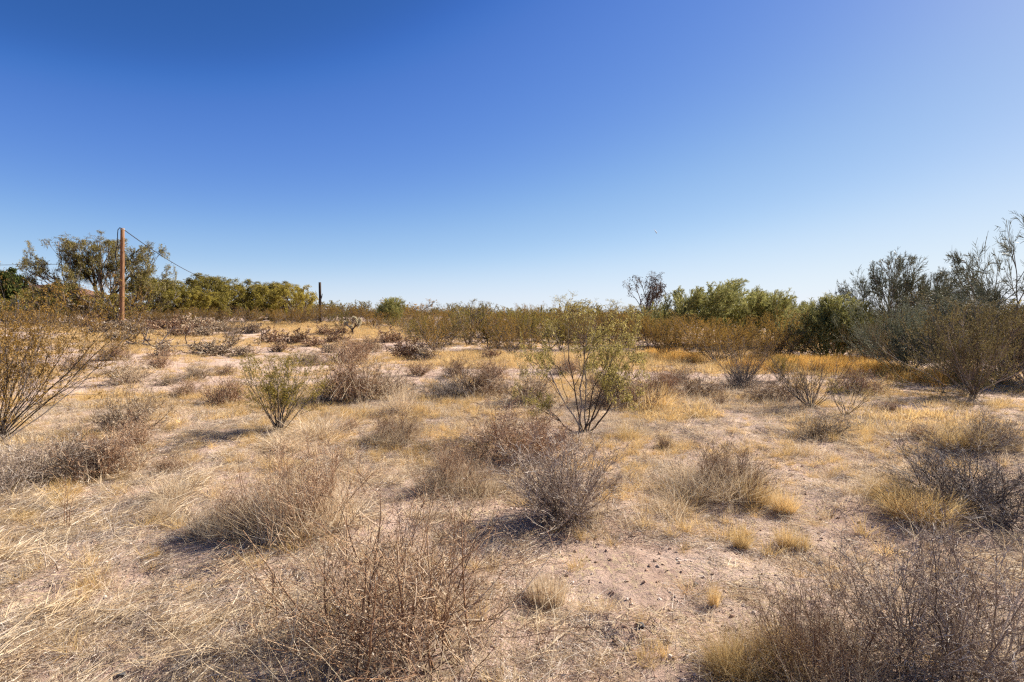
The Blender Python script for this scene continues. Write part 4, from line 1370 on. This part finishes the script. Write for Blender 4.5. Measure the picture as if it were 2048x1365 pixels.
# sticks lying about
for pts, lab in [([(10, 1130), (95, 1092), (120, 1062)], 'pale tan stick lying across straw at the left edge'),
                 ([(60, 1250), (170, 1200), (235, 1160)], 'long reddish stem lying on straw, lower left'),
                 ([(1095, 1300), (1120, 1283), (1148, 1262)], 'thin pale stick on bare soil, bottom middle'),
                 ([(1030, 1330), (1080, 1315), (1140, 1296)], 'long thin straw lying at the bottom middle'),
                 ([(1375, 1101), (1395, 1098), (1417, 1096)], 'short whitish stick on bare soil right of middle')]:
    P = []
    for p in pts:
        gx, gy = ground_at(*p)
        P.append((gx, gy, float(height(gx, gy)) + 0.012))
    P = np.array(P)
    t = np.linspace(0, 2, 9)
    Q = np.stack([np.interp(t, [0, 1, 2], P[:, k]) for k in range(3)], 1)
    Q[:, 2] = height(Q[:, 0], Q[:, 1]) + 0.012 + 0.01 * np.sin(t * 2)
    c = Q.mean(0)
    b = MB()
    b.tubes((Q - c)[None], taper(1, 9, 0.0035, 0.002), 5, cap=True, a=[0.8])
    o = link(bpy.data.objects.new('fallen_stick', b.mesh('fallen_stick', M['straw'])))
    o.location = c
    o["label"], o["category"], o["group"] = lab, 'stick', 'sticks lying on the ground'


def rock_mesh(name, mat, seed, flat=0.7):
    r_ = np.random.default_rng(seed)
    t = (1 + 5 ** 0.5) / 2
    v = unit(np.array([(-1, t, 0), (1, t, 0), (-1, -t, 0), (1, -t, 0), (0, -1, t), (0, 1, t), (0, -1, -t), (0, 1, -t), (t, 0, -1), (t, 0, 1), (-t, 0, -1), (-t, 0, 1)], float))
    f = [(0, 11, 5), (0, 5, 1), (0, 1, 7), (0, 7, 10), (0, 10, 11), (1, 5, 9), (5, 11, 4), (11, 10, 2), (10, 7, 6), (7, 1, 8), (3, 9, 4), (3, 4, 2), (3, 2, 6), (3, 6, 8), (3, 8, 9),
         (4, 9, 5), (2, 4, 11), (6, 2, 10), (8, 6, 7), (9, 8, 1)]
    # one subdivision
    vs, fs, mid = [tuple(x) for x in v], [], {}

    def m_(a, b_):
        k = (min(a, b_), max(a, b_))
        if k not in mid:
            vs.append(tuple(unit((np.array(vs[a]) + np.array(vs[b_])) / 2)))
            mid[k] = len(vs) - 1
        return mid[k]
    for a, b_, c in f:
        x, y, z = m_(a, b_), m_(b_, c), m_(c, a)
        fs += [(a, x, z), (b_, y, x), (c, z, y), (x, y, z)]
    V = np.array(vs)
    V = V * (1 + r_.normal(size=(len(V), 1)) * 0.12) * np.array([1, r_.uniform(0.6, 0.95), flat])
    b = MB()
    b.add(V, t=fs, a=np.full(len(V), r_.random()))
    return b.mesh(name, mat, False)


for px, py, s, mt, lab in [(1281, 1262, 0.022, 'stone_dark', 'dark rounded stone on bare soil, bottom middle'), (24, 888, 0.05, 'stone_pale', 'pale stone under the big left creosote'),
                           (40, 898, 0.03, 'stone_pale', 'small pale stone right of the larger one, left edge'), (1392, 1169, 0.014, 'stone_dark', 'tiny dark pebble on bare soil right of middle'),
                           (242, 1346, 0.02, 'stone_dark', 'dark stone in the straw at the bottom left'), (282, 1322, 0.02, 'stone_dark', 'grey stone in the straw, upper of the two at the bottom left')]:
    gx, gy = ground_at(px, py)
    o = link(bpy.data.objects.new('stone', rock_mesh('stone', M[mt], px)))
    o.location = (gx, gy, float(height(gx, gy)) + s * 0.3)
    o.scale = (s, s, s)
    o.rotation_euler = (0, 0, px)
    o["label"], o["category"], o["group"] = lab, 'stone', 'loose stones'

rng = np.random.default_rng(2024)
# ==================================================================== GROUND COVER NOBODY COULD COUNT
def scatter(name, meshes, pts, rot, scl, pid, label, cat):
    """one object: the given meshes repeated on points by geometry nodes"""
    src = bpy.data.collections.new(name + "_pieces")
    for k, me in enumerate(meshes):
        src.objects.link(bpy.data.objects.new("%s_piece_%02d" % (name, k), me))
    me = bpy.data.meshes.new(name)
    me.vertices.add(len(pts))
    me.vertices.foreach_set("co", np.asarray(pts, np.float32).ravel())
    for nm, typ, arr, key in (("rot", 'FLOAT_VECTOR', rot, "vector"), ("scl", 'FLOAT_VECTOR', scl, "vector"), ("pid", 'INT', pid, "value")):
        a = me.attributes.new(nm, typ, 'POINT')
        a.data.foreach_set(key, np.asarray(arr, np.int32 if typ == 'INT' else np.float32).ravel())
    o = link(bpy.data.objects.new(name, me))
    ng = bpy.data.node_groups.new(name, 'GeometryNodeTree')
    ng.interface.new_socket("Geometry", in_out='INPUT', socket_type='NodeSocketGeometry')
    ng.interface.new_socket("Geometry", in_out='OUTPUT', socket_type='NodeSocketGeometry')
    gi, go = ng.nodes.new("NodeGroupInput"), ng.nodes.new("NodeGroupOutput")
    ip = ng.nodes.new("GeometryNodeInstanceOnPoints")
    ci = ng.nodes.new("GeometryNodeCollectionInfo")
    ci.inputs["Collection"].default_value = src
    ci.inputs["Separate Children"].default_value = True
    ci.inputs["Reset Children"].default_value = True
    ip.inputs["Pick Instance"].default_value = True
    L = ng.links.new
    L(gi.outputs[0], ip.inputs["Points"])
    L(ci.outputs[0], ip.inputs["Instance"])
    for nm, typ, sock in (("pid", 'INT', "Instance Index"), ("rot", 'FLOAT_VECTOR', "Rotation"), ("scl", 'FLOAT_VECTOR', "Scale")):
        na = ng.nodes.new("GeometryNodeInputNamedAttribute")
        na.data_type = typ
        na.inputs["Name"].default_value = nm
        L(na.outputs["Attribute"], ip.inputs[sock])
    L(ip.outputs[0], go.inputs[0])
    md = o.modifiers.new("spread", 'NODES')
    md.node_group = ng
    o["kind"] = "stuff"
    o["label"], o["category"] = label, cat
    return o


def field(n, r0, r1, az=54):
    """n points spread evenly over the sector between r0 and r1"""
    r = np.sqrt(rng.uniform(r0 * r0, r1 * r1, n))
    a = np.radians(rng.uniform(-az, az, n))
    return r * np.sin(a), r * np.cos(a)


BARE = []
for px, py, w, k in [(1150, 1110, 0.55, 1), (1230, 1130, 0.5, 1), (1330, 1310, 0.35, 0.8), (1700, 1060, 0.7, 0.7), (1600, 960, 0.8, 0.6), (690, 860, 0.8, 0.8), (620, 740, 1.5, 0.9), (560, 715, 2.5, 0.8),
                     (1420, 850, 0.9, 0.6), (440, 990, 0.5, 0.8), (420, 900, 1.0, 0.5), (1900, 820, 1.5, 0.5), (1050, 1030, 0.4, 1), (820, 990, 0.4, 0.7), (1420, 1140, 0.5, 0.7), (470, 1140, 0.22, 0.7),
                     (330, 850, 0.9, 0.6), (1160, 900, 0.5, 0.6), (1480, 905, 0.7, 0.4)]:
    gx, gy = ground_at(px, py)
    BARE.append((gx, gy, w, k))


def bare(x, y):
    m = np.zeros_like(x)
    for bx_, by_, w, k in BARE:
        m = np.maximum(m, k * np.exp(-(((x - bx_) ** 2) / (w * w * 1.5) + (y - by_) ** 2 / (w * w)) ** 2))
    return m


GOLD = []
for px, py, w, k in [(1540, 735, 1.4, 1), (1620, 735, 1.6, 1), (1700, 738, 1.6, 1), (1290, 722, 2.5, 0.8), (1060, 722, 2.5, 0.8), (900, 712, 2.0, 0.8), (720, 665, 3.0, 1), (800, 660, 3.0, 1), (560, 652, 3.0, 0.9),
                     (640, 655, 3.0, 0.8), (950, 730, 1.6, 0.9), (1420, 742, 1.3, 0.8), (300, 672, 2.5, 0.7), (1700, 865, 0.8, 0.7), (1850, 850, 0.9, 0.7), (1330, 830, 0.7, 0.7)]:
    gx, gy = ground_at(px, py)
    GOLD.append((gx, gy, w, k))


def golden(x, y):
    m = np.zeros_like(x)
    for bx_, by_, w, k in GOLD:
        m = np.maximum(m, k * np.exp(-(((x - bx_) ** 2) / (w * w * 1.6) + (y - by_) ** 2 / (w * w)) ** 2))
    return m


def seat(x, y, lift=0.0):
    return np.stack([x, y, height(x, y) + lift], 1)


def rots(n, spin=math.pi, tilt=0.15, base=0.0):
    return np.stack([rng.normal(size=n) * tilt, rng.normal(size=n) * tilt, base + rng.uniform(-spin, spin, n)], 1)


# golden grass: short near, thick on the far flats
gold_m = [tuft(90, 0.05, (0.05, 0.16), (5, 65), 0.0010).mesh("g", M['gold']) for _ in range(5)]
gold_f = [tuft(120, 0.16, (0.05, 0.17), (8, 66), 0.0026, K=4).mesh("gf", M['gold']) for _ in range(5)]
x, y = field(16000, 1.6, 14)
keep = rng.random(len(x)) < np.clip(smooth((fbm(x, y, 1.1, 51, 3) - 0.46) / 0.16) * (0.18 + 0.62 * smooth((y - 3.0) / 6)) * (1 - bare(x, y)) + 0.04, 0, 1)
x, y = x[keep], y[keep]
n = len(x)
s = rng.uniform(0.5, 1.2, n)
scatter('golden_grass', gold_m, seat(x, y), rots(n), np.stack([s, s, s * rng.uniform(0.6, 1.2, n)], 1), rng.integers(0, 5, n), 'fine golden dry grass dotted over the near ground', 'grass')
x, y = field(52000, 9, 62)
keep = rng.random(len(x)) < np.clip(smooth((fbm(x, y, 2.6, 61, 3) - 0.40) / 0.18) * (0.35 + 0.65 * smooth((y - 10) / 8)) * (1 - bare(x, y)) + 0.05 + golden(x, y), 0, 1)
x, y = x[keep], y[keep]
n = len(x)
s = rng.uniform(0.55, 1.25, n) * (1 + 0.7 * golden(x, y))
scatter('golden_meadow', gold_f, seat(x, y), rots(n), np.stack([s, s, s * rng.uniform(0.5, 1.1, n)], 1), rng.integers(0, 5, n), 'thick golden dry grass over the far flats between the shrubs', 'grass')

M['orange'] = plant_mat("orange_grass_blade", [(0, (0.50, 0.26, 0.06)), (0.5, (0.72, 0.42, 0.11)), (1, (0.82, 0.56, 0.20))], 0.45, 0.6, 0.2, 0.2)
ora_m = [tuft(120, 0.14, (0.14, 0.34), (6, 50), 0.0030, 'orange', 0.1, -0.03, 4).mesh("o", M['orange']) for _ in range(3)]
ox, oy = [], []
for px, py, w, k in [(1505, 740, 0.7, 50), (1535, 728, 0.5, 60), (1590, 732, 0.6, 90), (1640, 742, 0.5, 50), (1690, 734, 0.7, 120), (1735, 745, 0.7, 110), (1850, 765, 0.6, 30), (1370, 722, 0.6, 40), (1320, 712, 0.5, 30)]:
    gx, gy = ground_at(px, py)
    ox.append(gx + rng.normal(size=k) * w * 0.6)
    oy.append(gy + rng.normal(size=k) * w * 0.6)
x, y = np.concatenate(ox), np.concatenate(oy)
n = len(x)
s = rng.uniform(0.6, 1.3, n)
scatter('orange_grass', ora_m, seat(x, y), rots(n), np.stack([s, s, s], 1), rng.integers(0, 3, n), 'orange-gold grass belt below the right thicket', 'grass')

# straw: long bleached blades lying down, thickest on the left
def mat_patch(n, rad, L, r, spread, lift=0.03, K=4):
    b = MB()
    S = disc(n, rad)
    S[:, 2] = rng.random(n) * lift
    a = rng.normal(size=n) * spread
    D = np.stack([np.cos(a), np.sin(a), rng.uniform(-0.02, 0.22, n)], 1)
    P = walk(S, D, rng.uniform(L[0], L[1], n), K, 0.10, (0, 0, -0.05))
    P[..., 2] = np.maximum(P[..., 2], 0.001)
    b.tubes(P, taper(n, K, r, r * 0.4), 2)
    return b


straw_m = [mat_patch(70, 0.10, (0.04, 0.17), 0.0011, 0.9).mesh("s", M['straw']) for _ in range(5)] + [mat_patch(60, 0.10, (0.04, 0.15), 0.0010, 1.4).mesh("s", M['litter']) for _ in range(2)]
x, y = field(15000, 1.4, 11)
left = smooth((0.2 - x) / 1.8) * (1 - 0.75 * smooth((y - 4.6) / 2.5))
keep = rng.random(len(x)) < np.clip(smooth((fbm(x, y, 0.55, 71, 3) - 0.46 + 0.07 * left) / 0.14) * (0.14 + 0.42 * left) * (1 - bare(x, y)), 0, 1)
x, y = x[keep], y[keep]
n = len(x)
s = rng.uniform(0.6, 1.35, n)
scatter('straw_mat', straw_m, seat(x, y, 0.003), rots(n, 1.3, 0.12, 0.7), np.stack([s, s, s * rng.uniform(0.7, 1.8, n)], 1), rng.integers(0, 7, n), 'broken bleached straw lying over the near ground, thickest on the left', 'straw')

# short upright straw tufts, thin everywhere
tuf_m = [tuft(34, 0.035, (0.03, 0.13), (5, 70), 0.0010, 'straw', 0.16, -0.06, 4).mesh("t", M['straw']) for _ in range(5)]
x, y = field(17000, 1.4, 13)
keep = rng.random(len(x)) < np.clip(0.12 + 0.88 * smooth((fbm(x, y, 0.5, 91, 3) - 0.45) / 0.15), 0, 1) * (1 - 0.8 * bare(x, y))
x, y = x[keep], y[keep]
n = len(x)
s = 0.5 + (0.6 + 1.3 * smooth((y - 2.2) / 2.0)) * rng.random(n) ** 3.0
scatter('straw_tufts', tuf_m, seat(x, y), rots(n, math.pi, 0.25), np.stack([s, s, s * rng.uniform(0.6, 1.3, n)], 1), rng.integers(0, 5, n), 'short upright straw stubble dotted over the near soil', 'straw')

# short litter of twigs and leaf bits everywhere
lit_m = [mat_patch(60, 0.14, (0.015, 0.09), 0.0011, 3.0, 0.012, 3).mesh("l", M['litter']) for _ in range(4)] + [mat_patch(60, 0.14, (0.02, 0.11), 0.0009, 3.0, 0.012, 3).mesh("l", M['straw']) for _ in range(3)]
x, y = field(21000, 1.4, 13)
keep = rng.random(len(x)) < np.clip(0.25 + 0.75 * smooth((fbm(x, y, 0.7, 81, 3) - 0.40) / 0.2), 0, 1) * (1 - 0.75 * bare(x, y))
x, y = x[keep], y[keep]
fx = [fx_ + rng.normal(size=k_) * w_ * 0.28 for fx_, fy_, w_ in FEET for k_ in [int(40 * w_)]]
fy = [fy_ + rng.normal(size=k_) * w_ * 0.28 for fx_, fy_, w_ in FEET for k_ in [int(40 * w_)]]
x, y = np.concatenate([x] + fx), np.concatenate([y] + fy)
n = len(x)
s = rng.uniform(0.7, 1.3, n)
scatter('plant_litter', lit_m, seat(x, y, 0.002), rots(n, math.pi, 0.06), np.stack([s, s, s], 1), rng.integers(0, 7, n), 'broken twigs and leaf litter strewn over the soil', 'litter')

# soil crumbs and pebbles
M['crumb'] = plant_mat("soil_crumb", [(0, (0.32, 0.21, 0.155)), (0.35, (0.40, 0.27, 0.20)), (0.75, (0.52, 0.38, 0.30)), (1, (0.70, 0.62, 0.55))], 0, 0.95, 0.1)
peb = [rock_mesh("p", M['crumb'], 100 + k, 0.65) for k in range(6)]
x, y = field(26000, 1.4, 9)
s = 0.003 + 0.014 * rng.random(len(x)) ** 4
n = len(x)
scatter('soil_crumbs', peb, seat(x, y, 0.0), rots(n, math.pi, 0.5), np.stack([s, s, s], 1), rng.integers(0, 6, n), 'small crumbs of soil and pebbles on the bare patches', 'pebbles')

# the scrub that closes the horizon
far_m = [me for k in ('creo_f1', 'creo_f2', 'creo_f3') for me in ([q[1] for q in PR[k]['m']])]
FJ = []
for k in range(3):
    FJ.append(creosote(1.7, 14, (6, 66), ('creo_brown', 'creo_olive', 'mesq_green')[k], 1500, (0.07, 0.12), 5, 3, 0.02, twig=0.01))
x, y = field(3800, 52, 420, 50)
keep = rng.random(len(x)) < 0.3 + 0.7 * np.exp(-y / 160)
x, y = x[keep], y[keep]
n = len(x)
pid = rng.integers(0, 3, n)
s = rng.uniform(0.55, 1.45, n)
pts = np.repeat(np.stack([x, y, height(x, y)], 1), 2, 0)
ro = np.repeat(rots(n, math.pi, 0.03), 2, 0)
ss = np.repeat(np.stack([s * 1.2, s * 1.2, s], 1), 2, 0)
pp = (np.repeat(pid, 2) * 2 + np.tile([0, 1], n))
scatter('far_scrub', [q[1] for f in FJ for q in f['m']], pts, ro, ss, pp, 'far brown desert scrub running to the skyline', 'scrub')
